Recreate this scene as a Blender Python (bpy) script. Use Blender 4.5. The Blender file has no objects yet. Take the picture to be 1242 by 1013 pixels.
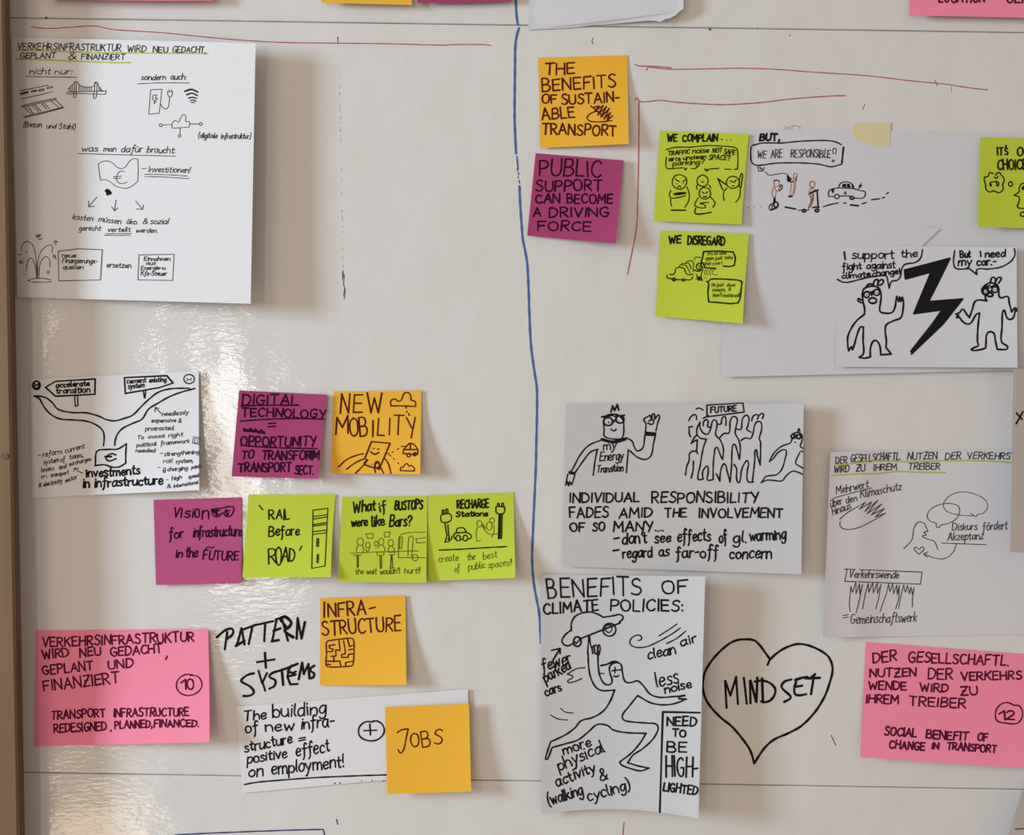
import bpy, math, random
from mathutils import Vector

# ------------------------------------------------------------------ scene set-up: camera, world, lights, exposure
SC = bpy.context.scene
S = 0.00072                 # metres per photo pixel on the board plane
D = 0.85                    # camera distance from the board
ZC = 1.50                   # height of the picture centre above the floor
CX, CY = 621.0, 506.5

cam_d = bpy.data.cameras.new('camera')
cam = bpy.data.objects.new('camera', cam_d)
SC.collection.objects.link(cam)
cam.location = (0, -D, ZC)
cam.rotation_euler = (math.pi / 2, 0, 0)
cam_d.sensor_fit = 'HORIZONTAL'
cam_d.sensor_width = 36.0
cam_d.lens = 36.0 * D / (1242 * S)
cam_d.clip_start = 0.01
SC.camera = cam

SC.view_settings.view_transform = 'Standard'
SC.view_settings.look = 'None'
SC.view_settings.gamma = 1.0
SC.view_settings.use_curve_mapping = False
SC.view_settings.exposure = 0.0

world = bpy.data.worlds.new('room_light')
SC.world = world
world.use_nodes = True
wb = world.node_tree.nodes['Background']
wb.inputs[0].default_value = (1.0, 0.80, 0.635, 1)
wb.inputs[1].default_value = 0.455


def area(name, loc, target, sx, sy, energy, color, spin=0.0):
    d = bpy.data.lights.new(name, 'AREA')
    d.shape = 'RECTANGLE'
    d.size, d.size_y = sx, sy
    d.energy = energy
    d.color = color
    o = bpy.data.objects.new(name, d)
    SC.collection.objects.link(o)
    o.location = loc
    q = (Vector(target) - Vector(loc)).to_track_quat('-Z', 'Y')
    o.rotation_euler = q.to_euler()
    o.rotation_euler.rotate_axis('Z', spin)
    return o


# daylight from two windows on the left, the far one steeper; bright gap and warm lamp behind the photographer
area('window_light', (-3.8, -1.32, ZC + 0.57), (0, 0, ZC), 0.60, 1.2, 196, (0.66, 0.84, 1.0))
area('window_light_far', (-2.0, -2.4, ZC + 0.6), (0, 0, ZC), 0.6, 1.0, 9, (1.0, 0.88, 0.70))
area('bright_gap', (-0.955, -2.5, ZC - 0.15), (-0.24, 0, ZC - 0.04), 0.20, 0.88, 5.8, (1.0, 0.97, 0.92), math.radians(10))
area('warm_lamp', (-1.47, -2.5, ZC - 1.52), (-0.37, 0, ZC - 0.35), 0.36, 0.40, 3.2, (1.0, 0.80, 0.50))


# ------------------------------------------------------------------ materials
def mat(name, color, rough=0.85, spec=0.25):
    m = bpy.data.materials.new(name)
    m.use_nodes = True
    b = m.node_tree.nodes['Principled BSDF']
    b.inputs['Base Color'].default_value = (*color, 1)
    b.inputs['Roughness'].default_value = rough
    b.inputs['Specular IOR Level'].default_value = spec
    return m


def lin(r, g, b):
    f = lambda c: (c / 255 / 12.92) if c / 255 <= 0.04045 else ((c / 255 + 0.055) / 1.055) ** 2.4
    return f(r), f(g), f(b)


def paper(name, color, amount=0.05):
    """Paper: base colour with faint fibre mottling and a tiny bump."""
    m = mat(name, color, 0.8, 0.12)
    nt = m.node_tree
    b = nt.nodes['Principled BSDF']
    tc = nt.nodes.new('ShaderNodeTexCoord')
    n = nt.nodes.new('ShaderNodeTexNoise')
    n.inputs['Scale'].default_value = 260
    n.inputs['Detail'].default_value = 4
    nt.links.new(tc.outputs['Object'], n.inputs['Vector'])
    r = nt.nodes.new('ShaderNodeMapRange')
    r.inputs['To Min'].default_value = 1 - amount
    r.inputs['To Max'].default_value = 1 + amount
    nt.links.new(n.outputs['Fac'], r.inputs['Value'])
    mx = nt.nodes.new('ShaderNodeVectorMath')
    mx.operation = 'SCALE'
    mx.inputs[0].default_value = color
    nt.links.new(r.outputs[0], mx.inputs['Scale'])
    nt.links.new(mx.outputs[0], b.inputs['Base Color'])
    bp = nt.nodes.new('ShaderNodeBump')
    bp.inputs['Strength'].default_value = 0.12
    bp.inputs['Distance'].default_value = 0.0004
    nt.links.new(n.outputs['Fac'], bp.inputs['Height'])
    nt.links.new(bp.outputs[0], b.inputs['Normal'])
    return m


M = {
    'orange': paper('orange_paper', (0.79, 0.43, 0.04), 0.02),
    'lime': paper('lime_paper', (0.50, 0.60, 0.05), 0.02),
    'purple': paper('purple_paper', (0.345, 0.05, 0.145), 0.02),
    'magenta': paper('magenta_paper', (0.44, 0.082, 0.21), 0.02),
    'pink': paper('pink_paper', (0.85, 0.25, 0.375), 0.02),
    'white': paper('white_paper', (0.70, 0.70, 0.725), 0.02),
    'cool': paper('cool_white_paper', (0.60, 0.605, 0.65), 0.02),
    'grey': paper('greyish_paper', (0.53, 0.53, 0.54), 0.02),
    'pale': paper('pale_paper', (0.62, 0.61, 0.645), 0.02),
    'tape': paper('masking_tape', (0.66, 0.58, 0.34), 0.06),
    'black': mat('black_marker', (0.012, 0.011, 0.014), 0.9, 0.06),
    'pen': mat('dark_pen', (0.045, 0.042, 0.045), 0.9, 0.06),
    'graphite': mat('thin_grey_pen', (0.10, 0.095, 0.095), 0.9, 0.06),
    'maroon': mat('marker_on_pink', (0.085, 0.008, 0.032), 0.9, 0.06),
    'brown': mat('marker_on_orange', (0.075, 0.014, 0.008), 0.9, 0.06),
    'plum': mat('marker_on_purple', (0.028, 0.004, 0.022), 0.9, 0.06),
    'olive': mat('marker_on_lime', (0.012, 0.014, 0.006), 0.9, 0.06),
    'thinolive': mat('thin_pen_on_lime', (0.10, 0.12, 0.015), 0.9, 0.06),
    'blue': mat('blue_board_marker', (0.055, 0.13, 0.34), 0.4),
    'navy': mat('navy_board_marker', (0.035, 0.045, 0.16), 0.4),
    'red': mat('red_board_marker', (0.42, 0.075, 0.095), 0.4),
    'faint': mat('faint_smear', (0.42, 0.41, 0.41), 0.4),
    'high': mat('green_highlighter', (0.42, 0.48, 0.075), 0.7),
    'skin': mat('orange_brown_pen', (0.40, 0.17, 0.10), 0.7),
}


def board_material():
    m = mat('glossy_white_enamel', (0.66, 0.645, 0.635), 0.075, 0.5)
    nt = m.node_tree
    b = nt.nodes['Principled BSDF']
    tc = nt.nodes.new('ShaderNodeTexCoord')
    mp = nt.nodes.new('ShaderNodeMapping')
    mp.inputs['Scale'].default_value = (110, 110, 320)
    mp.inputs['Rotation'].default_value = (0, 0.10, 0)
    nt.links.new(tc.outputs['Object'], mp.inputs['Vector'])
    n = nt.nodes.new('ShaderNodeTexNoise')
    n.inputs['Scale'].default_value = 1.0
    n.inputs['Detail'].default_value = 3
    nt.links.new(mp.outputs[0], n.inputs['Vector'])
    n2 = nt.nodes.new('ShaderNodeTexNoise')
    n2.inputs['Scale'].default_value = 11
    n2.inputs['Detail'].default_value = 2
    nt.links.new(tc.outputs['Object'], n2.inputs['Vector'])
    b1 = nt.nodes.new('ShaderNodeBump')
    b1.inputs['Strength'].default_value = 1.0
    b1.inputs['Distance'].default_value = 0.00021
    nt.links.new(n.outputs['Fac'], b1.inputs['Height'])
    b2 = nt.nodes.new('ShaderNodeBump')
    b2.inputs['Strength'].default_value = 1.0
    b2.inputs['Distance'].default_value = 0.0022
    nt.links.new(n2.outputs['Fac'], b2.inputs['Height'])
    nt.links.new(b1.outputs[0], b2.inputs['Normal'])
    nt.links.new(b2.outputs[0], b.inputs['Normal'])
    return m


def wood_material():
    m = mat('pale_wood', (0.55, 0.36, 0.19), 0.6, 0.3)
    nt = m.node_tree
    b = nt.nodes['Principled BSDF']
    tc = nt.nodes.new('ShaderNodeTexCoord')
    mp = nt.nodes.new('ShaderNodeMapping')
    mp.inputs['Scale'].default_value = (60, 60, 3)
    nt.links.new(tc.outputs['Object'], mp.inputs['Vector'])
    n = nt.nodes.new('ShaderNodeTexNoise')
    n.inputs['Scale'].default_value = 1.5
    n.inputs['Detail'].default_value = 6
    nt.links.new(mp.outputs[0], n.inputs['Vector'])
    cr = nt.nodes.new('ShaderNodeValToRGB')
    cr.color_ramp.elements[0].color = (0.15, 0.09, 0.045, 1)  # ramp kept dark: shade on the rail front is put into the wood colour
    cr.color_ramp.elements[1].color = (0.25, 0.155, 0.08, 1)
    nt.links.new(n.outputs['Fac'], cr.inputs[0])
    nt.links.new(cr.outputs[0], b.inputs['Base Color'])
    return m


M['board'] = board_material()
M['wood'] = wood_material()
M['wall'] = mat('painted_wall', (0.62, 0.58, 0.54), 0.9)
M['knot'] = mat('wood_knot', (0.16, 0.085, 0.045), 0.7)
M['gap'] = mat('dark_joint', (0.16, 0.14, 0.12), 0.9)
M['bead'] = mat('brown_bead', (0.15, 0.09, 0.055), 0.6)


# ------------------------------------------------------------------ geometry helpers
def world_pt(px, py, h):
    """The point at height h above the board that lies on the sight line of photo pixel (px, py)."""
    k = S * (D - h) / D
    return Vector(((px - CX) * k, -h, ZC - (py - CY) * k))


def link_mesh(name, verts, faces, material, parent=None, origin=None, smooth=False):
    o0 = origin if origin is not None else (parent.location if parent else Vector((0, 0, 0)))
    me = bpy.data.meshes.new(name)
    me.from_pydata([tuple(Vector(v) - o0) for v in verts], [], faces)
    me.materials.append(material)
    if smooth:
        me.polygons.foreach_set('use_smooth', [True] * len(me.polygons))
    me.update()
    o = bpy.data.objects.new(name, me)
    SC.collection.objects.link(o)
    if parent:
        o.parent = parent
    else:
        o.location = o0
    return o


def box(name, x0, x1, y0, y1, z0, z1, material, parent=None, bev=0.0, top_shift=0.0):
    v = [(x0, y0, z0), (x1, y0, z0), (x1, y1, z0), (x0, y1, z0), (x0, y0, z1), (x1, y0, z1), (x1, y1, z1), (x0, y1, z1)]
    f = [(0, 3, 2, 1), (4, 5, 6, 7), (0, 1, 5, 4), (1, 2, 6, 5), (2, 3, 7, 6), (3, 0, 4, 7)]
    o = link_mesh(name, v, f, material, parent)
    if bev:
        md = o.modifiers.new('bevel', 'BEVEL')
        md.width = bev
        md.segments = 2
    return o


def tag(o, label=None, cat=None, group=None, kind=None):
    for k, v in (('label', label), ('category', cat), ('group', group), ('kind', kind)):
        if v:
            o[k] = v
    return o


class Ctx:
    """A window of the photo in which stroke coordinates were measured."""
    def __init__(self, x, y, s):
        self.x, self.y, self.s = x, y, s

    def p(self, a, b):
        return self.x + a / self.s, self.y + b / self.s


def catmull(pts, closed=False, step=1.1):
    n = len(pts)
    if n < 3 and not closed:
        return pts
    out = []
    segs = n if closed else n - 1
    for i in range(segs):
        if closed:
            p0, p1, p2, p3 = pts[i - 1], pts[i], pts[(i + 1) % n], pts[(i + 2) % n]
        else:
            p1, p2 = pts[i], pts[i + 1]
            p0 = pts[i - 1] if i > 0 else (2 * p1[0] - p2[0], 2 * p1[1] - p2[1])
            p3 = pts[i + 2] if i + 2 < n else (2 * p2[0] - p1[0], 2 * p2[1] - p1[1])
        L = math.hypot(p2[0] - p1[0], p2[1] - p1[1])
        # tangents limited to the segment length keep the curve from looping on uneven spacing
        l0 = math.hypot(p2[0] - p0[0], p2[1] - p0[1]) or 1
        l1 = math.hypot(p3[0] - p1[0], p3[1] - p1[1]) or 1
        m1 = ((p2[0] - p0[0]) / l0 * L, (p2[1] - p0[1]) / l0 * L)
        m2 = ((p3[0] - p1[0]) / l1 * L, (p3[1] - p1[1]) / l1 * L)
        k = max(2, min(24, int(L / step)))
        for j in range(k):
            t = j / k
            a, b, c, d = 2*t**3 - 3*t*t + 1, t**3 - 2*t*t + t, -2*t**3 + 3*t*t, t**3 - t*t
            out.append((a*p1[0] + b*m1[0] + c*p2[0] + d*m2[0], a*p1[1] + b*m1[1] + c*p2[1] + d*m2[1]))
    out.append(pts[0] if closed else pts[-1])
    return out


class Ink:
    """Collects pen strokes in photo pixels and lays them on a surface as one mesh."""
    def __init__(self, surf, lift, bold=1.0):
        self.s, self.lift = surf, lift
        self.v, self.f = [], []
        self.bold = bold

    def put(self, x, y, dz):
        h = self.s.height(x, y) + self.lift + dz
        self.v.append(world_pt(x, y, h))
        return len(self.v) - 1

    def strip(self, pts, w, rnd):
        w *= self.bold
        q = [pts[0]]
        for p in pts[1:]:
            if math.hypot(p[0] - q[-1][0], p[1] - q[-1][1]) > 0.12:
                q.append(p)
        dz = rnd.uniform(0, 0.00004)
        r = w / 2
        if len(q) == 1:
            return self.disc(q[0][0], q[0][1], r)
        # long straight runs follow the paper's curl
        pts = [q[0]]
        for p in q[1:]:
            a = pts[-1]
            L = math.hypot(p[0] - a[0], p[1] - a[1])
            k = max(1, int(L / 9))
            for j in range(1, k + 1):
                pts.append((a[0] + (p[0] - a[0]) * j / k, a[1] + (p[1] - a[1]) * j / k))
        n = len(pts)
        nrm = []
        for i in range(n):
            a, b = pts[max(0, i - 1)], pts[min(n - 1, i + 1)]
            dx, dy = b[0] - a[0], b[1] - a[1]
            L = math.hypot(dx, dy) or 1
            nrm.append((-dy / L, dx / L))
        ph = rnd.uniform(0, 6)
        prev = None
        first = last = None
        for i, (x, y) in enumerate(pts):
            rr = r * (1 + 0.10 * math.sin(ph + i * 0.45))
            nx, ny = nrm[i]
            a = self.put(x + nx * rr, y + ny * rr, dz)
            b = self.put(x - nx * rr, y - ny * rr, dz)
            if prev:
                self.f.append((prev[0], a, b, prev[1]))
            else:
                first = (a, b, rr)
            prev = (a, b)
            last = (a, b, rr)
        for end, (a, b, rr), sgn in ((0, first, -1), (n - 1, last, 1)):
            x, y = pts[end]
            nx, ny = nrm[end]
            tx, ty = ny * sgn, -nx * sgn
            m = [self.put(x + (nx * math.cos(t) + tx * math.sin(t)) * rr, y + (ny * math.cos(t) + ty * math.sin(t)) * rr, dz)
                 for t in (0.8, 1.571, 2.34)]
            self.f.append((a, m[0], m[1], m[2], b))

    def disc(self, x, y, r):
        m = [self.put(x + r * math.cos(t * 0.7854), y + r * math.sin(t * 0.7854), 0.00002) for t in range(8)]
        self.f.append(tuple(m))

    def path(self, pts, w, rnd, smooth=True):
        """Splits at sharp turns so that every run gets clean round ends."""
        run = [pts[0]]
        for i in range(1, len(pts)):
            run.append(pts[i])
            if i < len(pts) - 1:
                a, b, c = pts[i - 1], pts[i], pts[i + 1]
                v1 = (b[0] - a[0], b[1] - a[1])
                v2 = (c[0] - b[0], c[1] - b[1])
                l = math.hypot(*v1) * math.hypot(*v2)
                if l > 0 and (v1[0] * v2[0] + v1[1] * v2[1]) / l < 0.75:
                    self.strip(run, w, rnd)
                    run = [pts[i]]
        if len(run) > 1:
            self.strip(run, w, rnd)

    def fill(self, pts):
        m = [self.put(x, y, 0.00001) for x, y in pts]
        self.f.append(tuple(m))

    def strokes(self, text, ctx, w, rnd, wob=0.0):
        for st in text.split(';'):
            tok = st.split()
            if not tok:
                continue
            mode = 's'
            ww = w
            while tok and (tok[0].isalpha() or tok[0][0] == 'w'):
                t0 = tok.pop(0)
                if t0[0] == 'w':
                    ww = float(t0[1:])
                else:
                    mode = t0
            if mode == 'e':
                a = list(map(float, tok))
                k = 14
                st0 = rnd.uniform(0, 6)
                pts = [ctx.p(a[0] + a[2] * math.cos(st0 + i * 6.45 / k) * rnd.uniform(.96, 1.04),
                             a[1] + a[3] * math.sin(st0 + i * 6.45 / k) * rnd.uniform(.96, 1.04)) for i in range(k + 1)]
                self.path(catmull(pts), ww, rnd)
                continue
            if mode == 'd':
                a = list(map(float, tok))
                x, y = ctx.p(a[0], a[1])
                self.disc(x, y, a[2] / ctx.s)
                continue
            runs, cur = [], []
            for i in range(0, len(tok)):
                if tok[i] == '|':
                    runs.append(cur)
                    cur = cur[-2:]
                else:
                    cur = cur + [float(tok[i])]
            runs.append(cur)
            for c in runs:
                pts = [ctx.p(c[i], c[i + 1]) for i in range(0, len(c) - 1, 2)]
                if wob:
                    pts = [(x + rnd.uniform(-wob, wob), y + rnd.uniform(-wob, wob)) for x, y in pts]
                if mode == 'f':
                    self.fill(pts)
                elif len(pts) == 1:
                    continue
                elif mode == 'l':
                    self.path(pts, ww, rnd)
                else:
                    self.path(catmull(pts, mode == 'o'), ww, rnd)

    def word(self, text, x0, y0, x1, y1, hgt, w, rnd, slant=0.06):
        """Hand lettering fitted between two baseline points (photo pixels)."""
        L = math.hypot(x1 - x0, y1 - y0)
        ux, uy = (x1 - x0) / L, (y1 - y0) / L
        adv = 0.0
        lay = []
        for i, ch in enumerate(text):
            if ch == ' ':
                adv += 4.0
                continue
            g = FONT.get(ch) or FONT.get(ch.upper()) or FONT['-']
            lay.append((g, adv))
            adv += g[0] + (2.0 if ch.isupper() else 1.5)
        tot = max(1.0, adv - 1.5)
        sx = L / tot
        sy = hgt / 10.0
        for g, a in lay:
            k = rnd.uniform(0.92, 1.07)
            dy = rnd.uniform(-0.4, 0.4)
            rot = rnd.uniform(-0.05, 0.05)
            sl = slant + rnd.uniform(-0.05, 0.05)
            for smooth, pl in g[1]:
                pts = []
                for gx, gy in pl:
                    gy2 = gy * k + dy + rnd.uniform(-.16, .16)
                    lx = (a + gx + rnd.uniform(-.16, .16)) * sx + gy2 * sy * (sl + rot)
                    ly = gy2 * sy + gx * rot * sx
                    pts.append((x0 + ux * lx + uy * ly, y0 + uy * lx - ux * ly))
                if smooth:
                    pts = catmull(pts, step=0.9)
                self.path(pts, w, rnd)


FONT = {}


def _font(src):
    for line in src.strip().split('\n'):
        ch, w, rest = line.split(' ', 2)
        st = []
        for s in rest.split(';'):
            sm = s.strip().startswith('~')
            n = list(map(float, s.strip().lstrip('~').split()))
            st.append((sm, [(n[i], n[i + 1]) for i in range(0, len(n), 2)]))
        FONT[ch] = (float(w), st)


_font('''A 6.8 0 0 3.4 10 6.8 0;1.3 3.6 5.6 3.6
B 5.8 0 0 .1 10;~.1 10 3.8 9.8 5 7.8 3.8 5.7 .2 5.2;~.2 5.2 4.4 4.8 5.8 2.6 4.2 .3 0 0
C 6 ~5.8 8.6 4.2 9.9 2 9.2 .3 6.5 .3 3 2 .5 4.2 .2 6 1.6
D 6.2 0 0 .2 10;~0 10 3.4 9.5 5.8 7.3 6.2 4.5 4.8 1.5 2.5 .2 0 0
E 5.2 5.2 10 0 9.8 0 0 5.2 .2;0 5.2 4.4 5.3
F 5.2 5.3 10 0 9.8 0 0;0 5.1 4.2 5.3
G 6.4 ~6 8.6 4.4 9.9 2 9.2 .3 6.5 .4 3 2.2 .4 4.6 .2 6 2 6.2 4.3;6.6 4.4 3.6 4.4
H 6 0 0 .1 10;6 0 5.9 10;0 5.2 6 5.2
I .8 .4 0 .4 10
J 5 ~4.6 10 4.8 3 3.8 .4 2 0 0 1.6;2 10 6 10
K 5.8 0 0 .1 10;5.5 10 .2 4.6;1.6 5.9 5.8 0
L 4.8 .2 10 0 0 4.8 .1
M 7.8 0 0 .6 10 3.9 3.6 7.2 10 7.8 0
N 6.2 0 0 .1 10 6 0 6.2 10
O 6.6 ~3.3 10 1 8.6 0 5 1.2 1 3.3 0 5.6 1.2 6.6 5 5.6 8.8 3.1 9.9
P 5.4 0 0 .1 10;~0 10 3.8 9.8 5.4 7.6 4 5.2 .2 4.6
Q 6.8 ~3.3 10 1 8.6 0 5 1.2 1 3.3 0 5.6 1.2 6.6 5 5.6 8.8 3.1 9.9;4 2.4 6.8 -.6
R 5.6 0 0 .1 10;~0 10 3.8 9.8 5.2 7.7 3.8 5.4 .2 4.8;1.6 5 5.6 0
S 5.2 ~5 8.9 3.3 10 1.2 9.2 .7 7.2 2.4 5.6 4.4 4.4 5.2 2.4 3.9 .4 2 0 0 1.2
T 6.2 0 9.9 6.2 10;3.1 10 3 0
U 5.8 ~0 10 0 3 1.1 .6 2.9 0 4.8 .6 5.8 3 5.8 10
V 6 0 10 3 0 6 10
W 8.4 0 10 2 0 4.2 7.5 6.2 0 8.4 10
X 5.8 0 0 5.8 10;0 10 5.8 0
Y 6 0 10 3 5;6 10 2.4 0
Z 5.6 0 9.8 5.4 10 0 0 5.6 .2;1.4 5 4.2 5.2
0 5.6 ~2.8 10 .8 8.6 0 5 1 1 2.8 0 4.8 1.2 5.6 5 4.8 8.8 2.6 9.9
1 2.6 0 6.4 2.4 10 2.6 0
2 5 ~0 8 1.4 9.8 3.8 9.6 4.6 7.4 3 4 0 0;0 0 5 .2
3 5 0 10 5 9.8 2.2 6;~2.2 6 4.6 5.2 5 2.8 3.4 .3 0 .6
a 5 ~4.6 5.2 2.8 6.1 .6 4.6 .2 1.8 1.6 .1 3.6 1.2 4.6 4.8;~4.7 6 4.5 1.6 5.2 .1
b 4.8 .2 10 0 0;~.1 3.8 2 6 4.2 5 4.8 2.6 3.4 .3 1.4 .2 .1 1.6
c 4.2 ~4.1 5 2.6 6.1 .7 4.8 .3 2.2 1.7 .1 4.2 .9
d 5 ~4.6 5.2 2.8 6.1 .6 4.6 .2 1.8 1.6 .1 3.6 1.2 4.6 4;4.9 10 4.7 0
e 4.4 ~.4 2.9 3.8 3.6 4 5.2 2.4 6.1 .6 4.6 .2 2.2 1.8 .1 4.4 1.2
f 4 ~4.2 9 3 10 2 9 1.9 5 1.6 -1.5 .6 -3.4;.2 5.6 3.8 5.8
g 4.8 ~4.5 5.2 2.8 6.1 .7 4.8 .3 2 1.8 .2 3.6 1.3 4.5 4.4;~4.6 6 4.6 -1.5 3.6 -3.6 1.6 -3.7 .3 -2.4
h 4.8 .2 10 0 0;~.1 3.6 2 5.9 3.8 5.6 4.6 3.8 4.8 0
i .8 .4 6 .4 0;.4 8 .5 8.5
j 2.4 ~2 6 2 -1.5 1.2 -3.4 0 -3.2;2 8 2.1 8.5
k 4.4 .1 10 0 0;4 6 .2 2.8;1.2 3.6 4.4 0
l 1 ~.2 10 .2 1.6 1 .1
m 7.4 0 6 .1 0;~.1 3.8 1.6 5.9 3 5.6 3.6 3.6 3.6 0;~3.7 3.8 5.2 5.9 6.6 5.6 7.2 3.6 7.4 0
n 4.6 0 6 .1 0;~.1 3.6 1.9 5.9 3.6 5.6 4.4 3.6 4.6 0
o 4.8 ~2.4 6 .7 5 0 3 .9 .6 2.4 0 4.1 .8 4.8 3 4 5.2 2.2 5.9
p 4.8 .2 6 0 -3.8;~.1 3.8 2 6 4.2 5 4.8 2.8 3.4 .4 1.4 .2 .1 1.4
q 4.8 ~4.5 5.2 2.8 6.1 .7 4.8 .3 2 1.8 .2 3.6 1.3 4.5 4.4;4.7 6 4.7 -3.6
r 3.2 0 6 .1 0;~.1 3.6 1.2 5.6 3.2 5.8
s 3.8 ~3.7 5.2 2.2 6 .7 5.2 1 3.8 2.8 2.8 3.8 1.5 2.6 .1 0 .6
t 3.4 ~1.6 9 1.5 1.6 2.2 .1 3.4 .8;0 6 3.4 6.2
u 4.6 ~0 6 0 2.2 1 .2 2.8 .4 4.4 2.4;4.5 6 4.6 0
v 4.4 0 6 2.1 0 4.4 6
w 6.4 0 6 1.6 0 3.2 4.8 4.8 0 6.4 6
x 4.2 0 6 4.2 0;4.2 6 0 0
y 4.6 0 6 2.3 .6;~4.6 6 2.3 .4 .8 -3.4 -.4 -3.4
z 4.2 0 6 4 6 0 0 4.2 .1
ß 4.6 ~0 -2 .2 7 1.4 9.8 3.4 9.4 3.4 7 1.8 5.6 4 4.6 4.6 2.2 3.2 .2 1.4 .2
ü 4.6 ~0 6 0 2.2 1 .2 2.8 .4 4.4 2.4;4.5 6 4.6 0;1.2 8 1.3 8.6;3.4 8.1 3.5 8.7
ö 4.8 ~2.4 6 .7 5 0 3 .9 .6 2.4 0 4.1 .8 4.8 3 4 5.2 2.2 5.9;1.4 8 1.5 8.6;3.4 8.1 3.5 8.7
& 6 ~6 0 2.2 6 1.4 8.6 2.8 10 4.2 8.6 3.2 6 .6 3.4 .4 1.2 2 0 4.4 1 5.8 4
! .8 .4 10 .4 3;.4 .6 .5 0
? 4.6 ~0 7.8 .8 9.6 3 10 4.6 8.2 3.4 5.6 2.2 4.4 2.2 2.8;2.2 .6 2.3 0
- 3.2 0 4 3.2 4.2
. .6 .2 .5 .4 0
, 1 ~.8 1 .7 -.4 0 -1.8
: .8 .3 5.2 .4 4.6;.3 .8 .4 .2
( 2 ~2 11 .4 8 0 4 .5 0 2 -2
) 2 ~0 11 1.6 8 2 4 1.5 0 0 -2
' .8 .5 10 .2 7.6
+ 5 2.5 8 2.5 2;0 5 5 5.1
= 4.6 0 6.2 4.6 6.4;0 3.4 4.6 3.6''')


class Flat:
    def height(self, x, y):
        return 0.0


BOARD = Flat()


class Sheet:
    """One sheet of paper stuck to the board, given by its four corners in the photo and the way it curls away."""
    count = 0

    def __init__(self, name, corners, material, label, cat, base=0.0004, b=0.0, bp=2.0, r=0.0, rp=2.0, l=0.0, lp=2.0,
                 c=0.0, cp=2.0, t=0.0, k=0.0, sag=0.0, bow=0.0, group=None, n=22, thick=0.00022, wave=0.0, fold=None, round_c=0.0):
        self.cn = corners
        self.pr = dict(base=base, b=b, bp=bp, r=r, rp=rp, l=l, lp=lp, c=c, cp=cp, t=t, k=k, wave=wave, fold=fold)
        self.sag, self.bow, self.thick = sag, bow, thick
        Sheet.count += 1
        self.rnd = random.Random(Sheet.count * 7 + 1)
        self.seed = Sheet.count
        V, F = [], []
        for side in (1, 0):
            for j in range(n + 1):
                for i in range(n + 1):
                    u, v = i / n, j / n
                    x, y = self.map(u, v)
                    V.append(world_pt(x, y, self.hh(u, v) + thick * side))
        m = (n + 1) ** 2
        at = lambda i, j, s: (0 if s else m) + j * (n + 1) + i
        for j in range(n):
            for i in range(n):
                F.append((at(i, j, 1), at(i, j + 1, 1), at(i + 1, j + 1, 1), at(i + 1, j, 1)))
                F.append((at(i, j, 0), at(i + 1, j, 0), at(i + 1, j + 1, 0), at(i, j + 1, 0)))
        nf = len(F)

        def rim(*idx):                      # own vertices, so that the cut edge stays crisp
            b0 = len(V)
            V.extend(V[q] for q in idx)
            F.append((b0, b0 + 1, b0 + 2, b0 + 3))
        for i in range(n):
            rim(at(i, 0, 1), at(i + 1, 0, 1), at(i + 1, 0, 0), at(i, 0, 0))
            rim(at(i, n, 0), at(i + 1, n, 0), at(i + 1, n, 1), at(i, n, 1))
            rim(at(0, i, 0), at(0, i + 1, 0), at(0, i + 1, 1), at(0, i, 1))
            rim(at(n, i, 1), at(n, i + 1, 1), at(n, i + 1, 0), at(n, i, 0))
        cx, cy = self.map(.5, 0.02)
        self.o = link_mesh(name, V, F, M[material], None, world_pt(cx, cy, self.hh(.5, .02)), smooth=False)
        self.o.data.polygons.foreach_set('use_smooth', [i < nf for i in range(len(F))])
        tag(self.o, label, cat, group)

    def map(self, u, v):
        (ax, ay), (bx, by), (cx, cy), (dx, dy) = self.cn
        x = (ax * (1 - u) + bx * u) * (1 - v) + (dx * (1 - u) + cx * u) * v
        y = (ay * (1 - u) + by * u) * (1 - v) + (dy * (1 - u) + cy * u) * v
        y -= self.sag * 4 * u * (1 - u) * v * v
        x += self.bow * 4 * v * (1 - v) * u
        return x, y

    def hh(self, u, v):
        p = self.pr
        u = min(1, max(0, u))
        v = min(1, max(0, v))
        h = p['base'] + p['b'] * v ** p['bp'] + p['r'] * u ** p['rp'] + p['l'] * (1 - u) ** p['lp'] + p['c'] * (u * v) ** p['cp'] + p['t'] * (1 - v) ** 3 + p['k'] * 4 * u * (1 - u) * v
        if p['wave']:
            h += p['wave'] * (1 + math.sin(u * 7 + v * 3 + self.seed)) * v
        if p['fold']:
            f, a = p['fold']
            h += a * max(0.0, 1 - abs(u - f) / 0.12)
        return h

    def height(self, x, y):
        u, v = 0.5, 0.5
        for _ in range(6):
            fx, fy = self.map(u, v)
            e = 1e-3
            ax, ay = self.map(u + e, v)
            bx, by = self.map(u, v + e)
            a, c = (ax - fx) / e, (ay - fy) / e
            b, d = (bx - fx) / e, (by - fy) / e
            det = a * d - b * c
            rx, ry = x - fx, y - fy
            u += (d * rx - b * ry) / det
            v += (-c * rx + a * ry) / det
            if abs(rx) + abs(ry) < 1e-3:
                break
        return self.hh(u, v) + self.thick

    def text(self, ctx, src, ink, w, slant=0.06, name='lettering'):
        write(self.o, self, ctx, src, ink, w, slant, name, self.rnd)

    def draw(self, name, ctx, src, ink, w, wob=0.0, label=None):
        return sketch(self.o, self, name, ctx, src, ink, w, self.rnd, wob, label)


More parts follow.
